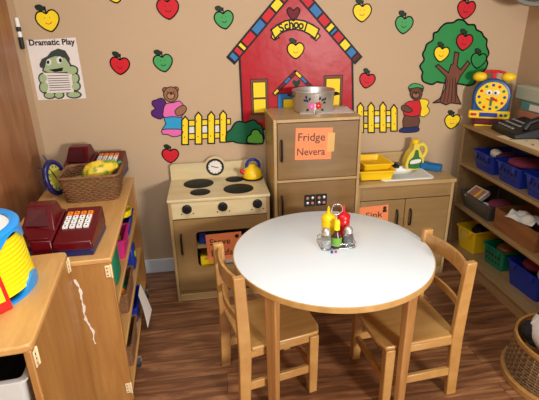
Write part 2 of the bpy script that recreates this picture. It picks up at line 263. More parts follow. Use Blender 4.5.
DEC = {'house':{'body':[(0.2,0.927),(0.197,1.36),(0.476,1.657),(0.527,1.702),(0.584,1.655),(0.868,1.341),(0.893,0.969)],'bandL':[(0.15,1.347),(0.493,1.712)],'bandR':[(0.902,1.326),(0.533,1.712)],'bL':[(0.178,1.377),(0.205,1.406),(0.226,1.427),(0.282,1.49),(0.341,1.55),(0.396,1.606),(0.442,1.655)],'bR':[(0.88,1.346),(0.844,1.39),(0.802,1.435),(0.759,1.478),(0.744,1.497),(0.721,1.527),(0.673,1.578),(0.622,1.632)],'winL':[(0.257,1.231),(0.356,1.027)],'winR':[(0.701,1.237),(0.813,1.035)],'porch':[(0.395,1.142),(0.525,1.266),(0.658,1.138)],'door':[(0.419,1.142),(0.648,1.036)],'ban_up':[(0.383,1.502),(0.418,1.527),(0.464,1.548),(0.516,1.556),(0.574,1.546),(0.621,1.526),(0.663,1.501)],'ban_lo':[(0.64,1.45),(0.604,1.475),(0.563,1.495),(0.516,1.504),(0.469,1.497),(0.435,1.482),(0.405,1.456)],'tailL':[(0.394,1.491),(0.382,1.464),(0.402,1.447),(0.428,1.46)],'tailR':[(0.651,1.485),(0.67,1.463),(0.646,1.439),(0.616,1.459)],'heart':(0.512,1.584),'apple':(0.525,1.39),'pheart':(0.531,1.199),'txt':[(0.442,1.51),(0.47,1.521),(0.499,1.528),(0.528,1.529),(0.557,1.524),(0.584,1.514)]},'fence1':[[(-0.175,0.863),(-0.136,0.861),(-0.123,1.008),(-0.14,1.033),(-0.162,1.01)],[(-0.095,0.862),(-0.055,0.86),(-0.043,1.029),(-0.061,1.054),(-0.082,1.031)],[(-0.018,0.862),(0.022,0.86),(0.033,1.029),(0.015,1.054),(-0.007,1.031)],[(0.055,0.866),(0.095,0.864),(0.104,1.033),(0.086,1.057),(0.065,1.034)]],'rails1':[[(-0.159,0.972),(0.126,0.974),(0.127,1.007),(-0.155,1.008)],[(-0.166,0.892),(0.112,0.891),(0.114,0.925),(-0.163,0.927)]],'fence2':[[(0.925,0.881),(0.966,0.879),(0.956,1.042),(0.935,1.068),(0.916,1.044)],[(0.996,0.878),(1.037,0.876),(1.025,1.041),(1.003,1.067),(0.985,1.043)],[(1.074,0.877),(1.116,0.875),(1.102,1.041),(1.08,1.067),(1.062,1.043)],[(1.147,0.88),(1.189,0.878),(1.176,1.022),(1.153,1.048),(1.135,1.023)]],'rails2':[[(0.924,0.986),(1.177,0.978),(1.174,1.01),(0.923,1.018)],[(0.929,0.907),(1.184,0.901),(1.181,0.933),(0.927,0.939)]],'bush':[(0.094,0.869),(0.101,0.92),(0.126,0.941),(0.15,0.976),(0.179,0.989),(0.215,0.98),(0.244,0.989),(0.273,0.992),(0.294,0.969),(0.316,0.954),(0.318,0.849),(0.173,0.854),(0.137,0.867)],'bush2':[(0.22,0.862),(0.226,0.892),(0.246,0.906),(0.257,0.93),(0.29,0.933),(0.307,0.91),(0.319,0.894),(0.317,0.846),(0.239,0.851)],'bear1':[('purple',[(-0.32,1.13),(-0.298,1.136),(-0.267,1.145),(-0.244,1.118),(-0.255,1.048),(-0.284,1.023),(-0.313,1.033),(-0.333,1.048),(-0.33,1.074),(-0.309,1.084),(-0.324,1.108)]),('pink',[(-0.246,1.111),(-0.201,1.116),(-0.164,1.124),(-0.139,1.079),(-0.165,1.029),(-0.261,1.029),(-0.264,1.071)]),('bear_brown',[(-0.197,1.068),(-0.164,1.093),(-0.14,1.098),(-0.128,1.076),(-0.148,1.048),(-0.186,1.038)]),('sky_blue',[(-0.261,1.031),(-0.161,1.026),(-0.167,0.954),(-0.224,0.962),(-0.282,0.96),(-0.256,0.995)]),('pink',[(-0.282,0.96),(-0.224,0.961),(-0.167,0.954),(-0.169,0.925),(-0.22,0.913),(-0.254,0.93),(-0.282,0.933)]),('bear_brown',[(-0.226,1.19),(-0.228,1.184),(-0.233,1.179),(-0.239,1.176),(-0.245,1.176),(-0.251,1.179),(-0.254,1.185),(-0.255,1.191),(-0.253,1.197),(-0.248,1.202),(-0.242,1.204),(-0.236,1.204),(-0.23,1.201),(-0.227,1.196)]),('bear_brown',[(-0.165,1.191),(-0.167,1.185),(-0.172,1.18),(-0.178,1.177),(-0.184,1.177),(-0.19,1.18),(-0.193,1.186),(-0.194,1.192),(-0.192,1.198),(-0.188,1.203),(-0.182,1.206),(-0.175,1.205),(-0.17,1.202),(-0.166,1.197)]),('bear_brown',[(-0.17,1.163),(-0.176,1.144),(-0.189,1.13),(-0.206,1.122),(-0.225,1.123),(-0.24,1.132),(-0.25,1.147),(-0.252,1.166),(-0.246,1.184),(-0.234,1.199),(-0.216,1.206),(-0.198,1.206),(-0.183,1.197),(-0.173,1.182)]),('bear_tan',[(-0.19,1.155),(-0.193,1.147),(-0.2,1.14),(-0.209,1.137),(-0.219,1.138),(-0.228,1.142),(-0.233,1.148),(-0.235,1.157),(-0.232,1.165),(-0.225,1.171),(-0.215,1.174),(-0.206,1.174),(-0.197,1.17),(-0.191,1.163)]),('ink',[(-0.202,1.167),(-0.203,1.164),(-0.205,1.163),(-0.208,1.162),(-0.212,1.162),(-0.215,1.163),(-0.217,1.165),(-0.217,1.167),(-0.216,1.169),(-0.214,1.171),(-0.211,1.172),(-0.207,1.172),(-0.204,1.171),(-0.202,1.169)]),('ink',[(-0.224,1.178),(-0.224,1.176),(-0.225,1.175),(-0.227,1.175),(-0.228,1.175),(-0.23,1.175),(-0.23,1.176),(-0.231,1.178),(-0.23,1.179),(-0.229,1.181),(-0.228,1.181),(-0.226,1.181),(-0.225,1.18),(-0.224,1.179)]),('ink',[(-0.19,1.178),(-0.19,1.177),(-0.191,1.176),(-0.193,1.175),(-0.194,1.175),(-0.195,1.176),(-0.196,1.177),(-0.196,1.178),(-0.196,1.18),(-0.195,1.181),(-0.193,1.182),(-0.192,1.182),(-0.191,1.181),(-0.19,1.18)])],'bear2':[('yellow',[(1.318,1.066),(1.345,1.075),(1.373,1.068),(1.385,1.05),(1.375,1.029),(1.394,1.006),(1.385,0.976),(1.339,0.964)]),('bear_dark',[(1.231,0.983),(1.325,0.977),(1.331,0.894),(1.277,0.892),(1.228,0.899)]),('navy',[(1.216,0.895),(1.267,0.897),(1.327,0.899),(1.337,0.871),(1.28,0.863),(1.205,0.871)]),('red',[(1.226,1.052),(1.277,1.067),(1.323,1.061),(1.333,0.973),(1.224,0.981)]),('bear_dark',[(1.203,1.032),(1.225,1.044),(1.271,1.018),(1.277,1.0),(1.253,0.994),(1.212,1.008)]),('bear_dark',[(1.337,1.131),(1.336,1.126),(1.333,1.121),(1.327,1.119),(1.321,1.119),(1.315,1.122),(1.311,1.127),(1.309,1.132),(1.31,1.138),(1.313,1.142),(1.318,1.144),(1.325,1.144),(1.33,1.141),(1.335,1.137)]),('bear_dark',[(1.269,1.134),(1.269,1.129),(1.266,1.125),(1.261,1.123),(1.255,1.123),(1.25,1.125),(1.246,1.13),(1.244,1.135),(1.245,1.14),(1.248,1.144),(1.253,1.146),(1.258,1.146),(1.264,1.143),(1.268,1.139)]),('bear_dark',[(1.332,1.111),(1.33,1.093),(1.321,1.08),(1.306,1.072),(1.288,1.073),(1.271,1.082),(1.258,1.096),(1.252,1.114),(1.255,1.132),(1.264,1.145),(1.279,1.153),(1.297,1.152),(1.314,1.143),(1.327,1.129)]),('bear_brown',[(1.316,1.1),(1.314,1.093),(1.308,1.087),(1.299,1.084),(1.288,1.084),(1.278,1.088),(1.271,1.094),(1.268,1.102),(1.27,1.109),(1.276,1.115),(1.285,1.118),(1.295,1.117),(1.305,1.114),(1.312,1.107)]),('green',[(1.237,1.147),(1.249,1.165),(1.28,1.174),(1.326,1.16),(1.338,1.14),(1.3,1.149),(1.251,1.143)]),('ink',[(1.298,1.111),(1.298,1.109),(1.296,1.107),(1.293,1.106),(1.29,1.106),(1.287,1.107),(1.284,1.109),(1.283,1.111),(1.284,1.113),(1.286,1.115),(1.289,1.116),(1.292,1.116),(1.295,1.115),(1.297,1.113)]),('ink',[(1.28,1.122),(1.279,1.121),(1.278,1.12),(1.277,1.119),(1.275,1.119),(1.274,1.12),(1.273,1.121),(1.272,1.123),(1.273,1.124),(1.273,1.125),(1.275,1.126),(1.276,1.126),(1.278,1.125),(1.279,1.124)]),('ink',[(1.311,1.122),(1.311,1.121),(1.31,1.119),(1.309,1.119),(1.307,1.119),(1.306,1.12),(1.305,1.121),(1.304,1.122),(1.304,1.124),(1.305,1.125),(1.306,1.126),(1.308,1.125),(1.31,1.125),(1.311,1.124)])],'tree':[(1.333,1.183),(1.319,1.215),(1.322,1.24),(1.3,1.276),(1.323,1.31),(1.31,1.345),(1.322,1.372),(1.331,1.403),(1.366,1.425),(1.366,1.462),(1.391,1.472),(1.407,1.495),(1.437,1.517),(1.482,1.52),(1.51,1.536),(1.549,1.53),(1.578,1.508),(1.621,1.504),(1.638,1.477),(1.671,1.463),(1.694,1.435),(1.716,1.417),(1.719,1.383),(1.742,1.34),(1.732,1.305),(1.745,1.277),(1.728,1.234),(1.687,1.214),(1.676,1.163),(1.638,1.148),(1.572,1.16),(1.452,1.171),(1.423,1.177),(1.39,1.163)],'trunk':[(1.412,1.048),(1.456,1.076),(1.481,1.134),(1.479,1.206),(1.4,1.273),(1.418,1.282),(1.491,1.23),(1.501,1.277),(1.515,1.283),(1.515,1.353),(1.544,1.346),(1.542,1.268),(1.568,1.246),(1.607,1.298),(1.626,1.28),(1.576,1.21),(1.556,1.16),(1.566,1.094),(1.602,1.032),(1.533,1.043),(1.502,1.032),(1.46,1.049)],'poster':[(-0.944,1.477),(-0.688,1.486),(-0.685,1.16),(-0.945,1.16)],'pgreen':[[(-0.884,1.32),(-0.868,1.364),(-0.832,1.391),(-0.792,1.394),(-0.755,1.381),(-0.742,1.346),(-0.744,1.319),(-0.773,1.307),(-0.857,1.307)],[(-0.709,1.315),(-0.713,1.305),(-0.722,1.298),(-0.734,1.294),(-0.747,1.295),(-0.757,1.299),(-0.763,1.307),(-0.765,1.317),(-0.76,1.326),(-0.751,1.333),(-0.739,1.337),(-0.727,1.337),(-0.717,1.332),(-0.71,1.325)],[(-0.875,1.277),(-0.879,1.267),(-0.886,1.259),(-0.895,1.254),(-0.903,1.254),(-0.91,1.259),(-0.914,1.268),(-0.914,1.278),(-0.91,1.289),(-0.903,1.297),(-0.894,1.301),(-0.886,1.301),(-0.879,1.296),(-0.875,1.288)],[(-0.876,1.229),(-0.88,1.218),(-0.888,1.208),(-0.898,1.203),(-0.908,1.204),(-0.915,1.209),(-0.92,1.219),(-0.919,1.231),(-0.915,1.243),(-0.907,1.252),(-0.897,1.257),(-0.888,1.257),(-0.88,1.251),(-0.876,1.241)],[(-0.708,1.271),(-0.712,1.261),(-0.718,1.253),(-0.726,1.248),(-0.734,1.248),(-0.741,1.253),(-0.744,1.262),(-0.744,1.273),(-0.741,1.283),(-0.734,1.291),(-0.726,1.296),(-0.718,1.295),(-0.712,1.291),(-0.708,1.282)],[(-0.71,1.228),(-0.713,1.22),(-0.72,1.213),(-0.729,1.209),(-0.738,1.209),(-0.745,1.214),(-0.749,1.221),(-0.75,1.23),(-0.746,1.239),(-0.739,1.246),(-0.731,1.249),(-0.722,1.249),(-0.714,1.245),(-0.71,1.237)],[(-0.853,1.184),(-0.856,1.178),(-0.864,1.173),(-0.875,1.171),(-0.887,1.171),(-0.897,1.175),(-0.903,1.18),(-0.904,1.186),(-0.901,1.192),(-0.892,1.197),(-0.882,1.199),(-0.87,1.199),(-0.86,1.196),(-0.854,1.191)],[(-0.806,1.183),(-0.81,1.177),(-0.817,1.172),(-0.826,1.17),(-0.836,1.17),(-0.844,1.174),(-0.849,1.179),(-0.85,1.185),(-0.847,1.191),(-0.84,1.196),(-0.831,1.199),(-0.821,1.198),(-0.813,1.195),(-0.807,1.19)],[(-0.713,1.182),(-0.718,1.176),(-0.728,1.171),(-0.742,1.169),(-0.758,1.169),(-0.771,1.173),(-0.78,1.178),(-0.782,1.185),(-0.777,1.191),(-0.767,1.195),(-0.753,1.198),(-0.738,1.197),(-0.724,1.194),(-0.716,1.188)]],'pcap':[(-0.9,1.351),(-0.882,1.38),(-0.851,1.393),(-0.827,1.417),(-0.787,1.432),(-0.753,1.42),(-0.736,1.38),(-0.742,1.346),(-0.76,1.381),(-0.807,1.394),(-0.855,1.379),(-0.878,1.33),(-0.899,1.336)],'psheet':[(-0.889,1.308),(-0.738,1.299),(-0.745,1.197),(-0.89,1.196)],'peyes':[[(-0.835,1.362),(-0.838,1.354),(-0.843,1.348),(-0.849,1.345),(-0.855,1.345),(-0.86,1.348),(-0.863,1.355),(-0.862,1.362),(-0.86,1.37),(-0.855,1.376),(-0.849,1.379),(-0.843,1.379),(-0.838,1.375),(-0.835,1.369)],[(-0.775,1.372),(-0.779,1.363),(-0.784,1.356),(-0.791,1.353),(-0.798,1.353),(-0.804,1.357),(-0.807,1.364),(-0.807,1.373),(-0.804,1.381),(-0.798,1.388),(-0.791,1.391),(-0.784,1.391),(-0.779,1.387),(-0.775,1.38)]],'ppup':[[(-0.846,1.362),(-0.847,1.358),(-0.85,1.354),(-0.853,1.352),(-0.856,1.353),(-0.858,1.355),(-0.86,1.358),(-0.86,1.362),(-0.858,1.366),(-0.855,1.37),(-0.852,1.372),(-0.849,1.372),(-0.847,1.37),(-0.846,1.366)],[(-0.779,1.37),(-0.78,1.365),(-0.783,1.361),(-0.787,1.359),(-0.79,1.36),(-0.793,1.362),(-0.794,1.366),(-0.794,1.37),(-0.793,1.375),(-0.79,1.379),(-0.786,1.381),(-0.783,1.38),(-0.78,1.378),(-0.779,1.374)]],'pmouth':[(-0.856,1.323),(-0.824,1.326),(-0.779,1.332),(-0.787,1.314),(-0.827,1.31)],'ptxt':[(-0.931,1.451),(-0.699,1.45)],'plines':[[(-0.87,1.292),(-0.757,1.286)],[(-0.871,1.277),(-0.758,1.271)],[(-0.871,1.265),(-0.758,1.259)],[(-0.872,1.253),(-0.758,1.247)],[(-0.872,1.24),(-0.758,1.234)],[(-0.872,1.228),(-0.758,1.222)],[(-0.873,1.214),(-0.759,1.208)]],'tapples':[(1.429,1.346),(1.568,1.412),(1.678,1.301)],'top':(-0.42,1.697)}
LEGA = (222, 301, 42, 122); LEGR = .432
CH1 = (.190, -1.066, 13.0); CH2 = (.800, -1.148, 185.0)
LW, LC, WS, EXPO = 105, 25, .39, .06
TX = R(PI / 2, 'X')                              # text facing the room (-y)

# ------------------------------------------------------------------ the room
XL, XR, HT, YB = -.965, 1.96, 2.45, -5.2
wall_m = mat('tan_wall_paint', rgb(194, 164, 131), .75, vary=.025, vscale=3, bump=.12, bscale=160)
base_m = mat('white_skirting', rgb(226, 228, 230), .4)
struct(MB().box(XL - .1, XR + .1, YB, .1, -.1, 0).build('floor', floor_mat()))
struct(MB().box(XL - .1, XR + .1, 0, .1, 0, HT).build('wall_back', wall_m))
struct(MB().box(XL - .1, XL, YB, 0, 0, HT).build('wall_left', wall_m))
struct(MB().box(XR, XR + .1, YB, 0, 0, HT).build('wall_right', wall_m))
struct(MB().box(XL, XR, -.014, 0, 0, .098).build('baseboard_back', base_m, bevel=.004))
struct(MB().box(XL, XL + .014, -.15, -.014, 0, .098).build('baseboard_left', base_m, bevel=.004))
struct(MB().box(XR - .014, XR, -3.2, -.014, 0, .098).build('baseboard_right', base_m, bevel=.004))
struct(MB().box(XL, XL + .02, -1.2, -.15, 0, 2.1).build('door_1', door_w, bevel=.003))

# ------------------------------------------------------------------ wall art
def apple_pts(w):
    q = [(0, .30), (.16, .42), (.36, .40), (.5, .18), (.46, -.10), (.28, -.36), (.08, -.52), (-.03, -.53), (-.24, -.40), (-.44, -.14), (-.5, .14), (-.38, .38), (-.16, .42)]
    return smoothpts([(x * w, z * w * .9) for x, z in q], 4)
def turn(pts, c, a): return [(c[0] + x * math.cos(a) - z * math.sin(a), c[1] + x * math.sin(a) + z * math.cos(a)) for x, z in pts]
def apple_mb(mb, c, w, col, a=0, y=0, face=True, outline=True):
    p = apple_pts(w)
    mb.flat(turn(p, c, a), y, y - .0018, A[col])
    if outline: mb.edge(turn(p, c, a), .0034, y - .0021, A['ink'])
    st = [(-.02 * w, .3 * w), (.04 * w, .3 * w), (.06 * w, .56 * w), (-.01 * w, .58 * w)]
    lf = smoothpts([(.0, .44 * w), (-.14 * w, .64 * w), (-.36 * w, .62 * w), (-.3 * w, .46 * w)], 3)
    mb.flat(turn(grow(lf, .003), c, a), y, y - .002, A['ink']); mb.flat(turn(lf, c, a), y, y - .0026, A['leaf']); mb.flat(turn(st, c, a), y, y - .0028, A['ink'])
    if face:
        arc = [(.17 * w * math.cos(t), -.02 * w + .17 * w * math.sin(t)) for t in [PI * (1.15 + .7 * i / 6) for i in range(7)]]
        arc += [(x * .78, -.02 * w + (z + .02 * w) * .78) for x, z in arc[::-1]]
        dk = A['darkred'] if col in ('red',) else A['leaf'] if col == 'green' else A['orange']
        mb.flat(turn(arc, c, a), y, y - .0024, dk)
        for sx in (-.11, .11): mb.flat(turn([(sx * w + .022 * w * math.cos(t), .1 * w + .03 * w * math.sin(t)) for t in [i * PI / 3 for i in range(6)]], c, a), y, y - .0024, dk)
    return mb
for c, w, col, a, face, lab, cat in [
    ((-.813, 1.576), .118, 'yellow', .12, 1, 'yellow smiling paper apple on the wall above the Dramatic Play poster', 'wall decal'),
    ((-.475, 1.336), .104, 'red', -.12, 1, 'red paper apple on the wall to the right of the Dramatic Play poster', 'wall decal'),
    ((-.182, 1.625), .116, 'red', .02, 1, 'topmost red paper apple between the Dramatic Play poster and the schoolhouse', 'wall decal'),
    ((.119, 1.564), .105, 'green', .1, 1, 'green paper apple nearest the left roof slope of the schoolhouse', 'wall decal'),
    ((-.237, 1.343), .105, 'green', .08, 1, 'green paper apple just above the bear in the blue skirt', 'wall decal'),
    ((-.250, .801), .098, 'red', -.08, 0, 'red paper apple without a face just above the toy stove', 'wall decal'),
    ((.915, 1.588), .108, 'yellow', .0, 1, 'yellow paper apple right of the schoolhouse roof, left of a green one', 'wall decal'),
    ((1.175, 1.518), .108, 'green', -.06, 1, 'green paper apple on bare wall between schoolhouse and tree', 'wall decal'),
    ((.969, 1.204), .098, 'red', -.2, 1, 'red paper apple right of the schoolhouse above the yellow fence', 'wall decal'),
    ((1.554, 1.594), .112, 'red', -.1, 1, 'red paper apple on the wall just above the tree top', 'wall decal'),
    ((1.559, .925), .105, 'yellow', -.05, 1, 'yellow paper apple low on the wall under the tree beside the bookcase', 'wall decal'),
    ((-.452, 1.712), .118, 'yellow', .05, 1, 'yellow paper apple cut off by the top edge of the photo', 'wall decal')]:
    tag(apple_mb(MB(), c, w, col, a, 0, face).build('apple_decal'), lab, cat, 'paper apples on the wall')

H = DEC['house']
hs = thing('schoolhouse_decal', 'large red paper schoolhouse with striped roof on the back wall above the toy fridge', 'wall decal', (0, 0, 0))
MB().flat(H['body'], 0, -.0025, A['house']).edge(H['body'], .0065, -.0027, A['ink']).build('facade', None, hs)
def band(ends, cuts, cols, wd):
    a, b = Vector(ends[0]), Vector(ends[1]); d = (b - a).normalized(); n = Vector((-d.y, d.x)); mb = MB()
    ts = [0] + [(Vector(c) - a).dot(d) for c in cuts] + [(b - a).length]
    q = lambda t, s: tuple(a + d * t + n * s)
    o_ = .011 if wd > .02 else .006; g_ = .0065 if wd > .02 else .003
    mb.flat([q(-o_, -wd / 2 - o_), q(ts[-1] + o_, -wd / 2 - o_), q(ts[-1] + o_, wd / 2 + o_), q(-o_, wd / 2 + o_)], 0, -.003, A['ink'])
    for i, c in enumerate(cols):
        mb.flat([q(ts[i] + g_, -wd / 2), q(ts[i + 1] - g_, -wd / 2), q(ts[i + 1] - g_, wd / 2), q(ts[i] + g_, wd / 2)], 0, -.004, A[c])
    return mb
rl = list(H['bL']); rr = list(H['bR'])
band(H['bandL'], rl, ['blue', 'red', 'yellow', 'red', 'blue', 'red', 'yellow', 'red'], .042).build('roof_trim', None, hs)
band(H['bandR'], rr, ['darkred', 'blue', 'yellow', 'red', 'blue', 'yellow', 'red', 'blue', 'red'], .042).build('roof_trim', None, hs)
def window(x0, x1, z0, z1):
    zm = z0 + (z1 - z0) * .46
    mb = MB().flat([(x0 - .004, z0 - .004), (x1 + .004, z0 - .004), (x1 + .004, z1 + .004), (x0 - .004, z1 + .004)], 0, -.003, A['ink'])
    mb.flat([(x0, z0), (x1, z0), (x1, z1), (x0, z1)], 0, -.0035, A['frame'])
    for a, b in ((z0 + .01, zm - .006), (zm + .006, z1 - .018)):
        mb.flat([(x0 + .009, a - .003), (x1 - .009, a - .003), (x1 - .009, b + .003), (x0 + .009, b + .003)], 0, -.004, A['ink'])
        mb.flat([(x0 + .014, a), (x1 - .014, a), (x1 - .014, b), (x0 + .014, b)], 0, -.0045, A['yellow'])
    mb.flat([(x0 - .02, z0 - .045), (x1 + .02, z0 - .045), (x1 + .012, z0 - .004), (x0 - .012, z0 - .004)], 0, -.004, A['frame'])
    return mb.build('painted_window', None, hs)
(a, b), (c, d) = H['winL']; window(a, c, d, b)
(a, b), (c, d) = H['winR']; window(a, c, d, b)
(px0, pz0), (pxa, pza), (px1, pz1) = H['porch']
mb = MB()
(a, b), (c, d) = H['door']
mb.flat([(a - .005, .88), (c + .005, .88), (c + .005, b + .005), (a - .005, b + .005)], 0, -.003, A['ink']).flat([(a, .88), (c, .88), (c, b), (a, b)], 0, -.0035, A['blue'])
xm = (a + c) / 2
for x0, x1 in ((a + .028, xm - .008), (xm + .008, c - .028)):
    mb.flat([(x0, .95), (x1, .95), (x1, b - .03), (x0, b - .03)], 0, -.004, A['ink']).flat([(x0 + .004, .954), (x1 - .004, .954), (x1 - .004, b - .034), (x0 + .004, b - .034)], 0, -.0045, A['yellow'])
mb.build('painted_door', None, hs)
for e, cols in ((((px0, pz0), (pxa, pza)), ['yellow', 'darkred', 'blue', 'darkred']), (((px1, pz1), (pxa, pza)), ['blue', 'darkred', 'blue', 'yellow'])):
    v0, v1 = Vector(e[0]), Vector(e[1]); band(e, [tuple(v0.lerp(v1, t)) for t in (.2, .5, .75)], cols, .014).build('porch_roof', None, hs)
def heart(c, w): return turn(smoothpts([(0, .25 * w), (.28 * w, .45 * w), (.5 * w, .22 * w), (.3 * w, -.18 * w), (0, -.5 * w), (-.3 * w, -.18 * w), (-.5 * w, .22 * w), (-.28 * w, .45 * w)], 3), c, 0)
MB().flat(heart(H['heart'], .075), 0, -.0045, A['darkred']).edge(heart(H['heart'], .075), .003, -.0047, A['ink']).build('heart', None, hs)
MB().flat(heart(H['pheart'], .05), 0, -.0045, A['leaf']).build('heart', None, hs)
bn = MB()
for p in (H['tailL'], H['tailR']): bn.flat(p, 0, -.0036, A['yellow']).edge(p, .004, -.0038, A['ink'])
p = H['ban_up'] + H['ban_lo']; bn.flat(p, 0, -.0045, A['yellow']).edge(p, .0045, -.0048, A['ink'])
bno = bn.build('banner', None, hs)
lt = MB()
for ch, (x, z), an in zip('School', H['txt'], (.42, .3, .1, -.06, -.2, -.32)): lt.text(ch, .068, A['ink'], T(x, -.0055, z) @ TX @ R(an), .0004, .88, .03)
lt.build('lettering', None, bno)
apple_mb(MB(), H['apple'], .098, 'yellow', 0, -.003).build('painted_apple', None, hs)

def fence(pk, rails, whites, lab):
    t = thing('fence_decal', lab, 'wall decal', (0, 0, 0), 0, 'yellow paper picket fences')
    mb = MB()
    for r_ in rails: mb.flat(r_, 0, -.0014, A['yellow']).edge(r_, .0035, -.0016, A['ink'])
    mb.build('rail', None, t)
    for w_ in whites: MB().flat(w_, 0, -.0008, A['white']).build('white_backing', None, t)
    for p in pk:
        x = (p[0][0] + p[1][0]) / 2; z0 = p[0][1]; z1 = p[2][1]
        MB().flat(p, 0, -.003, A['yellow']).edge(p, .004, -.0032, A['ink']).lathe([(.0035, 0), (.0035, .0034)], 8, A['ink'], T(x, 0, z0 + .045) @ R(PI / 2, 'X')).lathe([(.0035, 0), (.0035, .0034)], 8, A['ink'], T(x, 0, z1 - .03) @ R(PI / 2, 'X')).build('picket', None, t)
    return t
def gaps(pk, rails):
    out = []
    for i in range(1, len(pk)): 
        x0 = pk[i - 1][1][0]; x1 = pk[i][0][0]; z0 = rails[1][2][1]; z1 = rails[0][0][1]; out.append([(x0, z0), (x1, z0), (x1, z1), (x0, z1)])
    return out
fence(DEC['fence1'], DEC['rails1'], gaps(DEC['fence1'], DEC['rails1']), 'yellow paper picket fence between the skirted bear and the schoolhouse')
fence(DEC['fence2'], DEC['rails2'], gaps(DEC['fence2'], DEC['rails2'])[1:], 'yellow paper picket fence between the toy fridge and the capped bear')
def blob(name, p, col, lab, d=.005, y=0):
    p = smoothpts(p, 3); return tag(MB().flat(p, 0, y - .002, A[col]).edge(p, d, y - .0022, A['ink']).build(name), lab, 'wall decal')
blob('bush_decal', DEC['bush'], 'bush', 'dark green paper bush at the left foot of the paper schoolhouse', .004, -.003)
blob('bush_decal', DEC['bush2'], 'bush2', 'small light green paper bush overlapping the dark green one', .004, -.006)
def bear(layers, lab):
    t = thing('bear_decal', lab, 'wall decal', (0, 0, 0)); mb = MB(); k = 0
    names = {}
    for col, p in layers:
        k += 1; p = smoothpts(p, 2) if col != 'ink' else p
        y = -.0012 - k * .00035
        mb.flat(p, 0, y, A[col])
        if col != 'ink': mb.edge(p, .0024, y - .00012, A['ink'])
    o = mb.build('bear_decal'); bpy.data.objects.remove(t)
    return tag(o, lab, 'wall decal')
bear(DEC['bear1'], 'paper bear in pink shirt and blue skirt with a purple backpack')
bear(DEC['bear2'], 'paper bear in red shirt and green cap with a yellow backpack')
tr = thing('tree_decal', 'big green paper apple tree on the wall at the right', 'wall decal', (0, 0, 0))
p = smoothpts(DEC['tree'], 3); MB().flat(p, 0, -.002, A['tree']).edge(p, .005, -.0022, A['ink']).build('crown', None, tr)
p = DEC['trunk']; tm = MB().flat(p, 0, -.003, A['brown']).edge(p, .0035, -.0032, A['ink'])
zt, zb = 1.20, 1.045
for i in range(5):
    x = 1.475 + .016 * i; x2 = 1.455 + .026 * i; tm.flat([(x, zt - .01 * (i % 3)), (x + .004, zt), (x2 + .005, zb + .012 * (i % 2)), (x2, zb)], 0, -.0033, A['ink'])
tm.build('trunk', None, tr)
for c, col, w, lab in zip(DEC['tapples'], ('yellow', 'red', 'tree'), (.098, .105, .1), ('yellow paper apple stuck on the left half of the tree', 'red paper apple stuck on the upper right of the tree', 'green paper apple stuck on the right edge of the tree')):
    tag(apple_mb(MB(), c, w, col, -.1, -.003, col != 'tree').build('apple_decal'), lab, 'wall decal', 'paper apples on the wall')

# poster
po = thing('poster', 'white Dramatic Play poster with a cartoon turtle wearing a cap', 'poster', (0, 0, 0))
MB().flat(DEC['poster'], 0, -.001, A['poster']).build('sheet', None, po)
mb = MB()
for p in DEC['pgreen']: mb.flat(grow(p, .0075), 0, -.0013, A['pcap'])
mb.flat(DEC['pcap'], 0, -.003, A['pcap'])
for i, p in enumerate(DEC['pgreen']): mb.flat(p, 0, -.0018 - (.0028 if i else 0), A['pgreen'])
mb.flat(DEC['pmouth'], 0, -.0052, A['ink'])
for p in DEC['peyes']: mb.flat(p, 0, -.0034, A['white'])
for p in DEC['ppup']: mb.flat(p, 0, -.0038, A['ink'])
mb.build('turtle_drawing', None, po)
mb = MB().flat(grow(DEC['psheet'], .002), 0, -.0034, A['ink']).flat(DEC['psheet'], 0, -.004, A['poster'])
for (x0, z0), (x1, z1) in DEC['plines']: mb.flat([(x0, z0 - .0035), (x1, z0 - .0035), (x1, z0), (x0, z0)], 0, -.0043, A['pcap'])
mb.build('list', None, po)
(x0, z0), (x1, z1) = DEC['ptxt']
MB().text('Dramatic Play', .042, A['ink'], T((x0 + x1) / 2, -.0016, (z0 + z1) / 2 + .013) @ TX, .0004, 1.0, .028).build('lettering', None, po)

# marker clip on the left wall
mk = thing('marker_pen', 'black and white marker pen stuck upright on the left wall edge', 'pen', (XL + .012, -.045, 1.51))
MB().lathe([(.009, -.075), (.012, -.066), (.012, -.015)], 12, ink).build('cap', None, mk, smooth=40)
MB().lathe([(.0105, -.015), (.0105, .075), (.008, .08)], 12, white).build('barrel', None, mk, smooth=40)
MB().lathe([(.0112, .012), (.0112, .035)], 12, ink, cap=False).build('band', None, mk, smooth=40)

# round fixture hung high in the right corner
fx = thing('corner_mirror', 'round grey rimmed dome mirror high in the right corner at the top edge', 'mirror', (1.83, -.16, 1.81))
Mx = R(math.radians(75), 'X')
MB().lathe([(.1, -.05), (.2, -.03), (.222, 0), (.222, .014), (.205, .014), (.2, .004)], 40, mat('rim_grey', rgb(128, 124, 116), .5), Mx).build('rim', None, fx, smooth=40)
MB().lathe([(.2, .0), (.17, .035), (.11, .055), (.05, .065), (.003, .067)], 40, mat('mirror_dome', rgb(190, 192, 190), .12, 1), Mx).build('dome', None, fx, smooth=60)
MB().box(-.02, .02, .0, .16, -.02, .02, dark).build('bracket', None, fx)
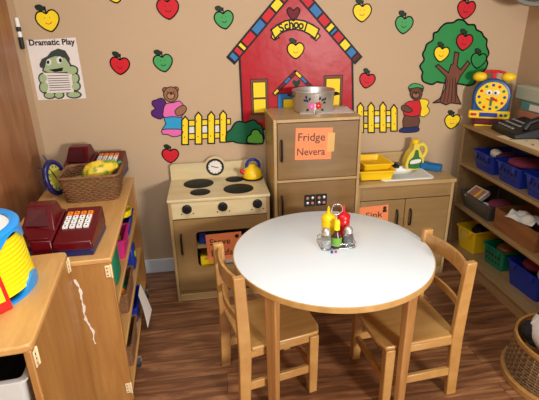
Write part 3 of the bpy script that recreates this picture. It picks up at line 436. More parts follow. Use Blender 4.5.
# ------------------------------------------------------------------ play kitchen: stove
def knob(parent, x, y, z, r=.026, plate=True):
    M = T(x, y, z) @ R(PI / 2, 'X')
    if plate: pass
    k = MB().lathe([(r, 0), (r, .01), (r * .78, .014), (r * .72, .024)], 20, black, M).build('knob', None, parent, smooth=40)
    MB().box(-r * .72, r * .72, -.004, .004, .022, .032, black, M @ R(.8)).build('grip', None, k, bevel=.002)
    return k
SX, SD, SHT = .562, .383, .6525
st = thing('toy_stove', 'wooden play stove with four black burners and a clock on its backsplash', 'toy stove', (-.257, 0, 0))
MB().box(0, .018, -SD, -.016, 0, SHT - .018, birch_z).build('side_panel', None, st, bevel=.003)
MB().box(SX - .018, SX, -SD, -.016, 0, SHT - .018, birch_z).build('side_panel', None, st, bevel=.003)
MB().box(.018, SX - .018, -.03, -.016, .06, SHT - .02, birch_x).build('back_panel', None, st)
MB().box(-.004, SX + .004, -SD - .006, -.016, SHT - .018, SHT, pale_x).build('stove_top', None, st, bevel=.005)
MB().box(.018, SX - .018, -SD + .001, -SD + .02, .535, SHT - .018, pale_x).build('control_panel', None, st, bevel=.002)
MB().box(.018, SX - .018, -SD + .012, -.03, .05, .066, birch_x).build('bottom_shelf', None, st)
MB().box(.018, SX - .018, -SD + .012, -.03, .34, .352, birch_x).build('oven_shelf', None, st)
MB().box(.018, SX - .018, -SD + .004, -SD + .02, .0, .045, birch_x).build('kick_board', None, st, bevel=.002)
# backsplash with a rounded bump for the clock
pr = [(0, SHT), (SX, SHT), (SX, SHT + .085), (SX - .012, SHT + .097), (.38, SHT + .098)]
pr += [(.273 + .066 * math.cos(a), .720 + .066 * math.sin(a)) for a in [math.radians(q) for q in (25, 45, 70, 90, 110, 135, 155)]]
pr += [(.165, SHT + .098), (.012, SHT + .097), (0, SHT + .085)]
MB().flat(pr, -.016, -.034, pale_x).build('backsplash', None, st, bevel=.002)
ck = MB().lathe([(.051, 0), (.054, .006), (.050, .011), (.043, .010), (.042, .004)], 32, black, T(.273, -.034, .720) @ R(PI / 2, 'X')).build('clock_rim', None, st, smooth=40)
MB().lathe([(.047, 0), (.047, .0045)], 32, paper, T(.273, -.034, .720) @ R(PI / 2, 'X')).build('clock_dial', None, ck)
mb = MB()
for i in range(12):
    a = i * PI / 6; mb.box(-.0018, .0018, .036, .043, .0045, .0055, ink, T(.273, -.034, .720) @ R(PI / 2, 'X') @ R(a))
mb.build('hour_marks', None, ck)
M = T(.273, -.034, .720) @ R(PI / 2, 'X')
MB().box(-.002, .002, -.004, .026, .0055, .007, ink, M @ R(1.25)).box(-.002, .002, -.004, .02, .0057, .0075, ink, M @ R(-1.75)).build('clock_hands', None, ck)
for x, y, rx, ry in ((.168, -.135, .089, .058), (.178, -.287, .057, .036), (.386, -.098, .056, .036), (.397, -.268, .087, .058)):
    r = rx; MB().lathe([(r, 0), (r, .002), (r * .97, .003)], 36, burner, T(x, y, SHT) @ Matrix.Diagonal((1, .93, 1, 1))).build('burner', None, st, smooth=40)
for x, z in ((.102, .594), (.299, .595), (.493, .599)): knob(st, x, -SD + .001, z)
mb = MB()
for x in (.07, .135, .267, .335, .46, .527):
    mb.lathe([(.004, 0), (.004, .002)], 8, ink, T(x, -SD + .001, .565) @ R(PI / 2, 'X'))
mb.build('screw_heads', None, st)
# oven door with a round-cornered window hole
dx0, dx1, dz0, dz1 = .02, SX - .02, .075, .53; wx0, wx1, wz0, wz1 = .138, .50, .225, .452; rc = .022
def rrect(x0, x1, z0, z1, r, k=4):
    out = []
    for cx, cz, a0 in ((x1 - r, z1 - r, 0), (x0 + r, z1 - r, 90), (x0 + r, z0 + r, 180), (x1 - r, z0 + r, 270)):
        for i in range(k + 1): a = math.radians(a0 + 90 * i / k); out.append((cx + r * math.cos(a), cz + r * math.sin(a)))
    return out
inn = rrect(wx0, wx1, wz0, wz1, rc); out = []
for (x, z), c in zip(inn, [c for c in ((dx1, dz1), (dx0, dz1), (dx0, dz0), (dx1, dz0)) for _ in range(5)]): out.append(c)
# spread outer points so the ring is a clean quad strip
n = len(inn); ya, yb = -SD + .012, -SD - .002
vs = []; fs = []
for yy in (yb, ya): vs += [(x, yy, z) for x, z in inn] + [(x, yy, z) for x, z in out]
for i in range(n):
    j = (i + 1) % n
    for b_ in (0, 2 * n): fs.append((b_ + i, b_ + j, b_ + n + j, b_ + n + i) if out[i] != out[j] else (b_ + i, b_ + j, b_ + n + i))
    fs.append((i, j, 2 * n + j, 2 * n + i))
for i in range(n):
    j = (i + 1) % n
    if out[i] != out[j]: fs.append((n + i, n + j, 3 * n + j, 3 * n + i))
dr = MB().add(vs, fs, oven_x).build('oven_door', None, st)
def pull(parent, x, y, z0, z1, name='handle', r=.0055):
    pts = [(x, y, z0), (x, y - .014, z0 + .006), (x, y - .02, z0 + .02), (x, y - .02, z1 - .02), (x, y - .014, z1 - .006), (x, y, z1)]
    return MB().tube(pts, r, 10, black).build(name, None, parent, smooth=60)
pull(dr, .055, -SD - .002, .322, .445)
# things kept in the oven, seen through the window
for x, z, w, h, m_, lb in ((.15, .352, .05, .075, cobalt, 'blue toy box on the oven shelf behind the window'), (.205, .352, .045, .06, green_p, 'green toy box on the oven shelf behind the window'), (.15, .066, .09, .20, yellow, 'yellow toy box at the bottom of the oven'), (.26, .066, .1, .19, offw, 'pale toy box at the bottom of the oven')):
    tag(MB().box(0, w, 0, .12, 0, h, m_).build('toy_box', None, None, (-.257 + x, -SD + .04, z + .0005), bevel=.006), lb, 'toy')
sg = thing('stove_sign', 'orange sign reading Stove Estufa hanging in the oven window', 'sign', (.028, -SD - .003, .3475))
MB().box(-.092, .112, -.0015, 0, -.085, .085, orange, R(-.03, 'Y')).build('card', None, sg)
MB().text('Stove', .056, ink, R(-.03, 'Y') @ T(-.014, -.002, .034) @ TX, .0003, .95).build('lettering', None, sg)
MB().text('Estufa', .056, ink, R(-.03, 'Y') @ T(-.008, -.002, -.038) @ TX, .0003, .95).build('lettering', None, sg)
MB().lathe([(.012, 0), (.012, .001)], 12, ink, R(-.03, 'Y') @ T(.085, -.0016, .06) @ R(PI / 2, 'X')).build('sticker', None, sg)

# toy kettle
kt = thing('toy_kettle', 'yellow toy kettle with blue handle and red spout at the back of the stove', 'toy kettle', (.238, -.098, SHT))
kt.scale = (1.1, 1.1, .92)
MB().lathe([(.052, 0), (.058, .004), (.058, .012)], 28, black).build('base', None, kt, smooth=40)
MB().lathe([(.054, .012), (.057, .02), (.053, .045), (.04, .07), (.022, .085), (.018, .095), (.01, .1)], 28, yellow).build('body', None, kt, smooth=60)
MB().tube([(.036 * math.cos(a) + .006, .01, .085 + .042 * math.sin(a)) for a in [math.radians(q) for q in range(-30, 211, 20)]], .009, 10, cobalt).build('handle', None, kt, smooth=60)
MB().tube([(-.035, -.01, .04), (-.055, -.014, .055), (-.064, -.016, .07)], [.017, .013, .011], 12, red).build('spout', None, kt, smooth=60)

# ------------------------------------------------------------------ play kitchen: fridge
FX, FD, FH = .490, .382, 1.0628
fr = thing('toy_fridge', 'tall wooden play fridge with two doors under the paper schoolhouse', 'toy fridge', (.333, 0, 0))
MB().box(0, .018, -FD, -.016, 0, FH, birch_z).build('side_panel', None, fr, bevel=.003)
MB().box(FX - .018, FX, -FD, -.016, 0, FH, birch_z).build('side_panel', None, fr, bevel=.003)
MB().box(.018, FX - .018, -FD, -.016, FH - .018, FH - .0005, birch_x).build('top_panel', None, fr, bevel=.003)
MB().box(.018, FX - .018, -.03, -.016, .02, FH - .018, birch_x).build('back_panel', None, fr)
MB().box(.018, FX - .018, -FD, -.03, .709, .724, birch_x).build('divider', None, fr, bevel=.002)
MB().box(.018, FX - .018, -FD + .005, -.03, .0, .05, birch_x).build('kick_board', None, fr)
d1 = MB().box(.021, FX - .021, -FD + .002, -FD + .016, .727, FH - .021, panel_x).build('upper_door', None, fr, bevel=.002)
d2 = MB().box(.021, FX - .021, -FD + .002, -FD + .016, .054, .706, panel_x).build('lower_door', None, fr, bevel=.002)
pull(d1, .043, -FD + .002, .835, .952); pull(d2, .043, -FD + .002, .512, .630)
op = MB().box(.172, .235, -FD - .004, -FD + .002, .56, .63, black).box(.239, .302, -FD - .004, -FD + .002, .56, .63, black).build('dispenser_plate', None, d2, bevel=.002)
for bx_ in (.172, .239):
    for i in (0, 1):
        for j in (0, 1):
            MB().lathe([(.0085, 0), (.0085, .002), (.006, .003)], 14, (steel, tanbox)[(i + j) % 2], T(bx_ + .017 + .029 * i, -FD - .004, .579 + .031 * j) @ R(PI / 2, 'X')).build('dial', None, op, smooth=40)
sg = thing('fridge_sign', 'orange sign reading Fridge Nevera on the upper fridge door', 'sign', (.557, -FD + .0015, .924))
Mg = R(.03, 'Y')
MB().box(-.106, .098, -.0012, 0, -.088, .088, orange, Mg).build('card', None, sg)
MB().box(.072, .112, -.0018, -.0012, -.045, .06, mat('tape', rgb(216, 168, 96), .3), Mg).build('tape', None, sg)
MB().text('Fridge', .062, ink, Mg @ T(-.018, -.0018, .036) @ TX, .0003, 1.0).build('lettering', None, sg)
MB().text('Nevera', .058, ink, Mg @ T(-.018, -.0018, -.045) @ TX, .0003, .92).build('lettering', None, sg)
# doily and pot on the fridge
tag(MB().box(-.15, .15, -.1, .1, 0, .0015, mat('printed_napkin', rgb(214, 196, 192), .7, vary=.25, vscale=22), R(-.1)).build('napkin', None, None, (.665, -.165, FH)), 'pale flower printed napkin under the pot on the toy fridge', 'napkin')
pt = thing('cooking_pot', 'aluminium cooking pot painted with flowers standing on the toy fridge', 'pot', (.600, -.15, FH + .0015))
pt.scale = (1.1, 1.1, 1.14)
MB().lathe([(.002, .004), (.094, .004), (.1, .0), (.103, .006), (.110, .095), (.113, .101), (.111, .104), (.107, .1), (.099, .012), (.002, .010)], 48, steel, cap=False).build('body', None, pt, smooth=40)
for s in (-1, 1):
    MB().tube([(s * .107, -.022, .075), (s * .128, -.02, .08), (s * .134, 0, .08), (s * .128, .02, .08), (s * .107, .022, .075)], .005, 8, black).build('handle', None, pt, smooth=60)
fl = MB()
def onpot(u, v, pts, m):
    r0 = .1045 + .0072 * v / .09
    P = []
    for x, z in pts:
        zz = v + z; rr = .1042 + .0078 * (zz - .006) / .09; a = -PI / 2 - .12 + (u + x) / .107; P.append((rr * math.cos(a), rr * math.sin(a), zz))
    n = len(P); c = tuple(sum(q[i] for q in P) / n for i in range(3)); s_ = 1.012; c = (c[0] * s_, c[1] * s_, c[2])
    fl.add(P + [c], [(i, (i + 1) % n, n) for i in range(n)], m)
def petal(u, v, a, l, w, m):
    onpot(u, v, [(math.cos(a) * l * t - math.sin(a) * w * s, math.sin(a) * l * t + math.cos(a) * w * s) for t, s in ((0, 0), (.35, .8), (.7, .8), (1, 0), (.7, -.8), (.35, -.8))], m)
for cu_, cv, cm in ((-.018, .036, A['pink']), (.016, .04, A['red'])):
    for i in range(6): petal(cu_, cv, i * PI / 3 + .3, .02, .008, cm)
    onpot(cu_, cv, [(.004 * math.cos(t), .004 * math.sin(t)) for t in [i * PI / 3 for i in range(6)]], A['white'])
for u, v, a in ((-.035, .055, 2.2), (-.03, .062, 1.4), (-.045, .06, 2.8), (.03, .06, .7), (.038, .05, .2), (.02, .065, 1.3), (.0, .018, -1.5), (.03, .022, -.5), (-.032, .022, -2.6), (-.045, .07, 1.7), (.045, .062, .9)):
    petal(u, v, a, .018, .006, A['navy'] if a > 1.2 else A['leaf'])
for v in (.05, .035, .02): petal(-.001, v, -PI / 2, .02, .006, A['white'])
fl.build('flower_painting', None, pt)

# ------------------------------------------------------------------ play kitchen: sink
KX, KY, KD, KH = .835, -.335, .32, .6525; KW = 1.437 - KX
sk = thing('toy_sink', 'wooden play sink cabinet with a white basin between fridge and bookcase', 'toy sink', (KX, -.016, 0), 0)
Y0 = KY + .016
MB().box(0, .018, Y0, 0, 0, KH - .02, birch_z).build('side_panel', None, sk, bevel=.003)
MB().box(KW - .018, KW, Y0, 0, 0, KH - .02, birch_z).build('side_panel', None, sk, bevel=.003)
MB().box(.018, KW - .018, -.014, 0, .02, KH - .02, birch_x).build('back_panel', None, sk)
bx0, bx1, by0, by1 = .165, .475, Y0 + .035, Y0 + .275
tp = MB()
for b_ in ((-.004, bx0, Y0 - .008, 0), (bx1, KW + .004, Y0 - .008, 0), (bx0, bx1, Y0 - .008, by0), (bx0, bx1, by1, 0)): tp.box(b_[0], b_[1], b_[2], b_[3], KH - .02, KH, birch_x)
tp.build('counter_top', None, sk)
MB().box(.018, KW - .018, Y0 + .002, Y0 + .016, .545, KH - .02, oven_x).build('front_rail', None, sk, bevel=.002)
for x0, x1, hx in ((.02, KW / 2 - .002, KW / 2 - .05), (KW / 2 + .002, KW - .02, KW / 2 + .035)):
    d_ = MB().box(x0, x1, Y0 + .002, Y0 + .016, .06, .54, oven_x).build('door', None, sk, bevel=.002)
    pull(d_, hx, Y0 + .002, .37, .475)
MB().box(.018, KW - .018, Y0 + .006, Y0 + .02, 0, .055, birch_x).build('kick_board', None, sk)
# basin: rim plus sunken bowl
def ring(x0, x1, y0, y1, r, z): return [(x, y, z) for x, y in rrect(x0, x1, y0, y1, r)]
loops = [ring(bx0 - .012, bx1 + .012, by0 - .012, by1 + .012, .03, KH + .0005), ring(bx0 - .012, bx1 + .012, by0 - .012, by1 + .012, .03, KH + .006), ring(bx0 + .008, bx1 - .008, by0 + .008, by1 - .008, .03, KH + .006),
         ring(bx0 + .022, bx1 - .022, by0 + .022, by1 - .022, .035, KH - .085)]
def loft(loops, mb, m, cap_end=True, cap_start=False):
    n = len(loops[0]); vs = [p for l in loops for p in l]; fs = []
    for k in range(len(loops) - 1):
        for i in range(n): j = (i + 1) % n; fs.append((k * n + i, k * n + j, (k + 1) * n + j, (k + 1) * n + i))
    if cap_end: fs.append(tuple((len(loops) - 1) * n + i for i in range(n)))
    if cap_start: fs.append(tuple(range(n))[::-1])
    return mb.add(vs, fs, m)
loft(loops, MB(), white).build('basin', None, sk, smooth=35)
MB().flat([(0, KH), (.45, KH), (.45, KH + .08), (.43, KH + .095), (0, KH + .095)], 0, -.014, birch_x).build('backsplash', None, sk, bevel=.002)
kk = MB().lathe([(.012, 0), (.012, .03), (.01, .034)], 14, brownc, T(.13, -.04, KH)).build('tap_knob', None, sk, smooth=40)
MB().lathe([(.026, 0), (.024, .014), (.01, .018)], 18, black, T(.34, -.04, KH)).tube([(.34, -.04, KH + .012), (.34, -.045, KH + .03), (.34, -.065, KH + .034)], .009, 10, black).build('faucet', None, sk, smooth=40)
sg = thing('sink_sign', 'orange sign reading Sink on the left sink door half hidden by the table', 'sign', (.937, KY + .0015, .455))
MB().box(-.095, .095, -.0012, 0, -.06, .055, orange, R(-.04, 'Y')).build('card', None, sg)
MB().text('Sink', .055, ink, R(-.04, 'Y') @ T(.005, -.0018, -.004) @ TX, .0003, 1.15).build('lettering', None, sg)
MB().lathe([(.011, 0), (.011, .001)], 12, ink, R(-.04, 'Y') @ T(.072, -.0014, .036) @ R(PI / 2, 'X')).box(.06, .084, -.0022, -.0014, .008, .026, ink, R(-.04, 'Y')).build('figure_sticker', None, sg)

# yellow tub on the sink
def tub(name, w, d, h, m, fl_=.82, rim=.008, parent=None, holes=False, t=.004):
    o_ = ring(-w / 2 * fl_, w / 2 * fl_, -d / 2 * fl_, d / 2 * fl_, .012, 0); o2 = ring(-w / 2, w / 2, -d / 2, d / 2, .015, h)
    lo = [o_, o2, ring(-w / 2 - rim, w / 2 + rim, -d / 2 - rim, d / 2 + rim, .018, h), ring(-w / 2 - rim, w / 2 + rim, -d / 2 - rim, d / 2 + rim, .018, h + .006),
          ring(-w / 2 + t, w / 2 - t, -d / 2 + t, d / 2 - t, .012, h + .006), ring(-w / 2 * fl_ + t, w / 2 * fl_ - t, -d / 2 * fl_ + t, d / 2 * fl_ - t, .01, t)]
    return loft(lo, MB(), m, True, True).build(name, None, parent, smooth=35)
tag(tub('dish_tub', .215, .20, .052, yellow, .88), 'shallow yellow dish tub standing on the left of the toy sink counter', 'tub').location = (.965, -.20, KH + .0065)
o = tub('dish_tub', .19, .18, .045, yellow, .88); o.location = (.968, -.165, KH + .048); o.rotation_euler = (.05, .06, .15); tag(o, 'yellow dish tub tilted on top of the other one by the sink', 'tub')
bpy.data.objects['dish_tub'].rotation_euler = (0, 0, -.05)

# soap jug
jg = thing('detergent_jug', 'yellow detergent jug with loop handle and green label behind the sink', 'bottle', (1.285, -.085, KH + .0005))
jg.scale = (1.12, 1.1, 1.16)
q = rrect(-.052, .034, 0, .118, .02); 
def slab(profile, y0, y1, m, name, parent, bev): return MB().flat(profile, y1, y0, m).build(name, None, parent, bevel=bev, seg=3)
body = [(-.055, 0), (.04, 0), (.046, .03), (.044, .06), (.03, .085), (.014, .112), (.012, .14), (-.02, .14), (-.022, .115), (-.04, .09), (-.056, .055)]
slab(smoothpts(body, 2), -.028, .028, jugy, 'body', jg, .012)
MB().tube([(.012, 0, .125), (.04, 0, .132), (.062, 0, .115), (.066, 0, .09), (.056, 0, .066), (.038, 0, .05)], [.011, .012, .012, .012, .012, .013], 10, jugy).build('handle', None, jg, smooth=60)
MB().lathe([(.02, .14), (.021, .158), (.017, .162)], 20, yellow, T(-.004, 0, 0)).build('cap', None, jg, smooth=40)
lb = MB().flat(smoothpts([(-.042, .006), (.032, .006), (.034, .05), (.014, .07), (.006, .105), (-.012, .105), (-.02, .07), (-.042, .05)], 2), -.028, -.0292, greens).build('label', None, jg)
MB().flat(smoothpts([(-.034, .03), (.022, .036), (.024, .055), (-.03, .05)], 2), -.0292, -.0297, paper).build('white_band', None, lb)
sp = thing('sponge', 'blue rounded sponge on the right of the toy sink counter', 'sponge', (1.378, -.140, KH), -.75)
MB().box(-.062, .062, -.036, .036, 0, .038, blues).build('sponge_block', None, sp, bevel=.011, seg=3)

# ------------------------------------------------------------------ round table
tb = thing('round_table', 'round white-topped childrens table with birch legs in the middle', 'table', (.499, -.987, 0))
tb.scale = (.959, .959, .60 / .56)
MB().lathe([(.4525, .537), (.4525, .5595), (.4515, .56), (.001, .56)], 96, white_lam, cap=False).build('laminate_top', None, tb, smooth=40)
MB().lathe([(.001, .535), (.4555, .535), (.457, .5365), (.457, .5575), (.4553, .5592), (.4525, .5592)], 96, edge_w, cap=False).build('edge_band', None, tb, smooth=40)
MB().lathe([(.33, .475), (.348, .475), (.348, .535), (.33, .535), (.33, .475)], 48, oak_x, cap=False).build('apron', None, tb, smooth=40)
for a in LEGA:
    M = R(math.radians(a)) @ T(LEGR, 0, 0)
    MB().hexa([(-.013, -.024, 0), (.013, -.024, 0), (.013, .024, 0), (-.013, .024, 0)], [(-.016, -.030, .535), (.016, -.030, .535), (.016, .030, .535), (-.016, .030, .535)], leg_w, M).build('leg', None, tb, bevel=.005)
# ------------------------------------------------------------------ chairs (facing +x in their own space)
def chair(loc, rz, lab, w=.15):
    t = thing('childs_chair', lab, 'chair', loc, rz, 'childrens chairs at the round table')
    D2 = .155; SH = .325
    for s in (-1, 1):
        y = s * w
        # rear post: foot, knee, top – gently bent, flat in x
        ks = [(-D2 - .006, 0, .046), (-D2 + .006, .30, .052), (-D2 + .002, .45, .050), (-D2 - .006, .66, .044)]
        lo = []
        for cx, z, wd in ks: lo.append([(cx - wd / 2, y - .0125, z), (cx + wd / 2, y - .0125, z), (cx + wd / 2, y + .0125, z), (cx - wd / 2, y + .0125, z)])
        loft(lo, MB(), chair_w, True, True).build('back_post', None, t, bevel=.004)
        MB().hexa([(D2 - .019, y - .017, 0), (D2 + .019, y - .017, 0), (D2 + .019, y + .017, 0), (D2 - .019, y + .017, 0)], [(D2 - .021, y - .019, SH - .018), (D2 + .021, y - .019, SH - .018), (D2 + .021, y + .019, SH - .018), (D2 - .021, y + .019, SH - .018)], chair_w).build('front_leg', None, t, bevel=.004)
        MB().box(-D2, D2 - .02, y - .009, y + .009, .11, .15, chair_w).build('side_stretcher', None, t, bevel=.003)
        MB().box(-D2, D2 - .02, y - .009, y + .009, SH - .05, SH - .018, chair_w).build('seat_rail', None, t, bevel=.003)
    MB().box(D2 - .009, D2 + .009, -w + .017, w - .017, .11, .145, chair_w).build('front_stretcher', None, t, bevel=.003)
    MB().box(D2 - .009, D2 + .009, -w + .019, w - .019, SH - .05, SH - .018, chair_w).build('seat_rail', None, t, bevel=.003)
    # seat: rounded front, slightly dished
    o_ = [(-D2 - .0, -w + .014), (-D2 + .03, -w + .014), (-D2 + .034, -w - .012), (D2 - .02, -w - .014), (D2 + .02, -w - .012), (D2 + .04, -w + .03), (D2 + .046, 0), (D2 + .04, w - .03), (D2 + .02, w + .012), (D2 - .02, w + .014), (-D2 + .034, w + .012), (-D2 + .03, w - .014), (-D2, w - .014)]
    MB().add([(x, y, SH - .018) for x, y in o_] + [(x, y, SH) for x, y in o_], [tuple(range(13))[::-1], tuple(range(13, 26))] + [(i, (i + 1) % 13, 13 + (i + 1) % 13, 13 + i) for i in range(13)], seat_w).build('seat', None, t, bevel=.006, seg=3)
    for z0, z1, bow, th, nm in ((.575, .645, .028, .013, 'top_rail'), (.43, .465, .022, .012, 'lower_rail')):
        lo = []; N = 12
        for i in range(N + 1):
            y = -w + .01 + (2 * w - .02) * i / N; cx = -D2 - (.0 if z0 > .5 else -.004) - bow * (1 - ((i - N / 2) / (N / 2)) ** 2)
            lo.append([(cx - th / 2, y, z0), (cx + th / 2, y, z0), (cx + th / 2, y, z1), (cx - th / 2, y, z1)])
        loft(lo, MB(), chair_w, True, True).build(nm, None, t, bevel=.003)
    return t
chair(CH1[:2] + (0,), math.radians(CH1[2]), 'birch childs chair pushed in at the left side of the round table', .150)
chair(CH2[:2] + (0,), math.radians(CH2[2]), 'birch childs chair pushed in at the right side of the round table', .155)

# ------------------------------------------------------------------ condiment caddy on the table
TZ = .56
cd = thing('condiment_caddy', 'chrome wire caddy with a ring handle holding bottles on the white table', 'caddy', (.545, -.865, TZ))
mb = MB()
def rr3(w, d, r, z): return [(x, y, z) for x, y in rrect(-w, w, -d, d, r)]
wy = MB()
for z in (.004, .026): wy.tube(rr3(.078, .056, .02, z), .0018, 6, chrome, True)
for i in range(9): wy.tube([(-.076 + .019 * i, -.056, .004), (-.076 + .019 * i, .056, .004)], .0012, 5, chrome)
for x, y in ((-.078, -.03), (-.078, .03), (.078, -.03), (.078, .03), (-.03, -.056), (.03, -.056), (-.03, .056), (.03, .056)): wy.tube([(x, y, .004), (x, y, .026)], .0016, 5, chrome)
wy.build('basket_frame', None, cd, smooth=60)
MB().tube([(0, 0, .004), (0, 0, .15)], .0025, 8, chrome).build('stem', None, cd, smooth=60)
MB().tube([(.025 * math.cos(a), 0, .172 + .025 * math.sin(a)) for a in [i * PI / 10 for i in range(20)]], .0025, 8, chrome, True).build('ring_handle', None, cd, smooth=60)
def squeeze(loc, m, lab, cat='bottle'):
    t = thing('squeeze_bottle', lab, cat, loc); t.scale = (1.12, 1.12, 1.05)
    MB().lathe([(.024, 0), (.027, .004), (.027, .05), (.024, .058), (.027, .066), (.027, .1), (.022, .108)], 24, m).build('body', None, t, smooth=50)
    MB().lathe([(.028, .104), (.028, .12), (.02, .128), (.008, .134), (.005, .158), (.003, .165)], 24, m).build('nozzle_cap', None, t, smooth=50)
    return t
squeeze((.512, -.842, TZ + .006), mus, 'yellow mustard squeeze bottle standing in the wire caddy')
squeeze((.583, -.842, TZ + .006), ket, 'red ketchup squeeze bottle standing in the wire caddy')
t = thing('sauce_bottle', 'small green labelled sauce bottle with yellow cap at the front of the caddy', 'bottle', (.536, -.905, TZ + .006)); t.scale = (1.2, 1.2, 1.1)
MB().lathe([(.017, 0), (.019, .004), (.019, .05), (.009, .066), (.008, .08)], 20, mat('dark_sauce', rgb(74, 40, 34), .2)).build('body', None, t, smooth=50)
MB().lathe([(.0195, .012), (.0195, .048)], 20, mat('green_label', rgb(112, 168, 60), .5), cap=False).build('label', None, t, smooth=50)
MB().lathe([(.0105, .078), (.0105, .115), (.007, .12)], 16, syellow).build('cap', None, t, smooth=50)
def shaker(loc, fillm, lab):
    t = thing('shaker', lab, 'shaker', loc); t.scale = (1.15, 1.15, 1.2)
    MB().lathe([(.019, 0), (.021, .004), (.02, .04), (.016, .056)], 16, glass).build('glass_body', None, t, smooth=50)
    MB().lathe([(.016, .003), (.018, .006), (.0172, .034)], 16, fillm).build('contents', None, t, smooth=50)
    MB().lathe([(.0172, .056), (.0175, .068), (.011, .078), (.004, .08)], 16, steel).build('metal_lid', None, t, smooth=50)
shaker((.487, -.902, TZ + .006), white, 'white filled salt shaker at the left of the wire caddy')
shaker((.592, -.902, TZ + .006), mat('pepper', rgb(120, 116, 112), .9, vary=.4, vscale=300), 'grey filled pepper shaker at the right of the wire caddy')
for x, m_, c_ in ((.503, cobalt, 'blue'), (.522, magenta, 'pink')):
    tag(MB().ball((0, 0, .006), .006, m_, 10, 8).build('bead', None, None, (x, -.949, TZ), smooth=60), 'tiny %s bead lying on the table in front of the caddy' % c_, 'bead')

for o in [q for q in bpy.data.objects if q.parent is None and q.name.split('.')[0] in ('condiment_caddy', 'squeeze_bottle', 'sauce_bottle', 'shaker', 'bead')]:
    o.location = (o.location.x * .959 + .008, -2.7073 + (o.location.y + 2.7073) * .959, o.location.z + .04); o.scale = o.scale * 1.0

# ------------------------------------------------------------------ open toy shelf on the left (unit A), faces +x
AL, AD, AH = .965, .44, .74
sa = thing('toy_shelf', 'long wooden toy shelf at the left wall carrying the cash registers', 'shelf', (-.400, -1.165, 0), math.radians(3.03))
# own space: x from -AD to 0, y from 0 to AL
MB().box(-AD, 0, 0, .02, .05, AH - .02, oak_z_shaded).build('end_panel', None, sa, bevel=.004)
MB().box(-AD, 0, AL - .02, AL, .05, AH - .02, oak_z_shaded).build('end_panel', None, sa, bevel=.004)
MB().box(-AD, .004, -.004, AL + .004, AH - .02, AH, oak_y_lit).build('top_board', None, sa, bevel=.005)
MB().box(-AD, -AD + .01, .02, AL - .02, .06, AH - .02, oak_y_lit).build('back_panel', None, sa)
for z in (.055, .285, .50): MB().box(-AD + .01, -.006, .02, AL - .02, z, z + .018, oak_y_lit).build('shelf_board', None, sa, bevel=.003)
for y in (.27, AL - .1):
    for x in (-AD + .05, -.006):
        c_ = MB().tube([(x - .012, y, .026), (x + .012, y, .026)], .025, 16, dark).build('caster', None, sa, smooth=40)
        MB().box(x - .016, x + .016, y - .006, y + .006, .026, .052, steel).build('caster_fork', None, c_)
def hinge(parent, M, h=.05):
    mb = MB().box(-.011, .011, -.004, 0, -h / 2, h / 2, cream, M).lathe([(.0045, -h / 2 - .003), (.0045, h / 2 + .003)], 8, cream, M @ T(.011, -.003, 0))
    o = mb.build('hinge', None, parent, bevel=.0015)
    s = MB()
    for z in (-h * .3, 0, h * .3): s.lathe([(.0028, 0), (.0028, .001)], 8, dark, M @ T(-.003, -.004, z) @ R(PI / 2, 'X'))
    s.build('screw', None, o)
hinge(sa, T(-.014, 0, AH - .055)); hinge(sa, T(-.014, 0, .12))
# torn tape on the end panel
random.seed(5); mb = MB(); pz = AH - .075; px = -.138; L_ = []; R_ = []
for i in range(26):
    w_ = .001 + random.random() * .0055; L_.append((px - w_, pz)); R_.append((px + w_ * .9, pz)); pz -= .012; px += .0008 + random.uniform(-.004, .004)
mb.flat(L_ + R_[::-1], 0, -.0012, paper).build('torn_tape', None, sa)
AM = Matrix.Translation((-.400, -1.165, 0)) @ R(math.radians(3.03))
def inA(x, y, z): v = AM @ Vector((x, y, z)); return tuple(v)
AR = math.radians(3.03)

# bins and loose toys on shelf A
def on_a(o, x, y, z, a=0): o.location = inA(x, y, z); o.rotation_euler = (0, 0, AR + a); return o
def book(name, w, d, h, m, lab, cat, x, y, z, tilt=0, a=0, bev=.004):
    o = MB().box(-w / 2, w / 2, -d / 2, d / 2, 0, h, m).build(name, None, None, bevel=bev); tag(o, lab, cat); on_a(o, x, y, z, a); o.rotation_euler[0] = tilt; return o
# upper bay: yellow scoop, blue block, magenta purse
def toypan(m, x, y, z, lab):
    t = thing('toy_scoop', lab, 'toy', inA(x, y, z), AR)
    MB().lathe([(.02, 0), (.05, .012), (.056, .045), (.052, .045), (.046, .015), (.001, .006)], 20, m, cap=False).build('bowl', None, t, smooth=50)
    MB().tube([(.0, .05, .04), (.0, .09, .06), (.0, .13, .055)], .009, 8, m).build('handle', None, t, smooth=60)
toypan(syellow, -.06, .76, .585, 'yellow toy scoop in the upper bay at the far end of the toy shelf')
o = tub('toy_bin', .12, .22, .062, cobalt, .9); tag(o, 'blue toy bin under the yellow scoop on the upper shelf', 'bin'); on_a(o, -.075, .76, .519)
o = tub('toy_bin', .13, .2, .09, magenta, .9); tag(o, 'magenta toy bin in the upper bay of the toy shelf', 'bin'); on_a(o, -.075, .50, .519)
for i, (m_, c_) in enumerate(((yellow, 'yellow'), (cobalt, 'blue'), (lime, 'lime green'))):
    tag(MB().ball((0, 0, .028), .028, m_, 14, 10).build('toy_ball', None, None, inA(-.075, .44 + .06 * i, .525 + .0), smooth=60), '%s toy ball in the magenta bin on the toy shelf' % c_, 'ball')
book('toy_case', .13, .12, .17, green_p, 'dark green toy case on the upper shelf near the end panel', 'toy', -.08, .22, .519, 0, 0, .02)
book('toy_case', .10, .1, .13, cobalt, 'blue toy case with a lime dot on the middle shelf at the far end', 'toy', -.065, .72, .304, 0, 0, .012)
tag(MB().lathe([(.018, 0), (.018, .003)], 16, lime, R(PI / 2, 'Y')).build('round_sticker', None, None, inA(-.0145, .72, .38)), 'lime dot sticker on the blue toy case', 'sticker')
cr = tub('wicker_bin', .16, .26, .10, rope, .95); tag(cr, 'brown wicker bin of toy food on the middle shelf', 'basket'); on_a(cr, -.09, .40, .304)
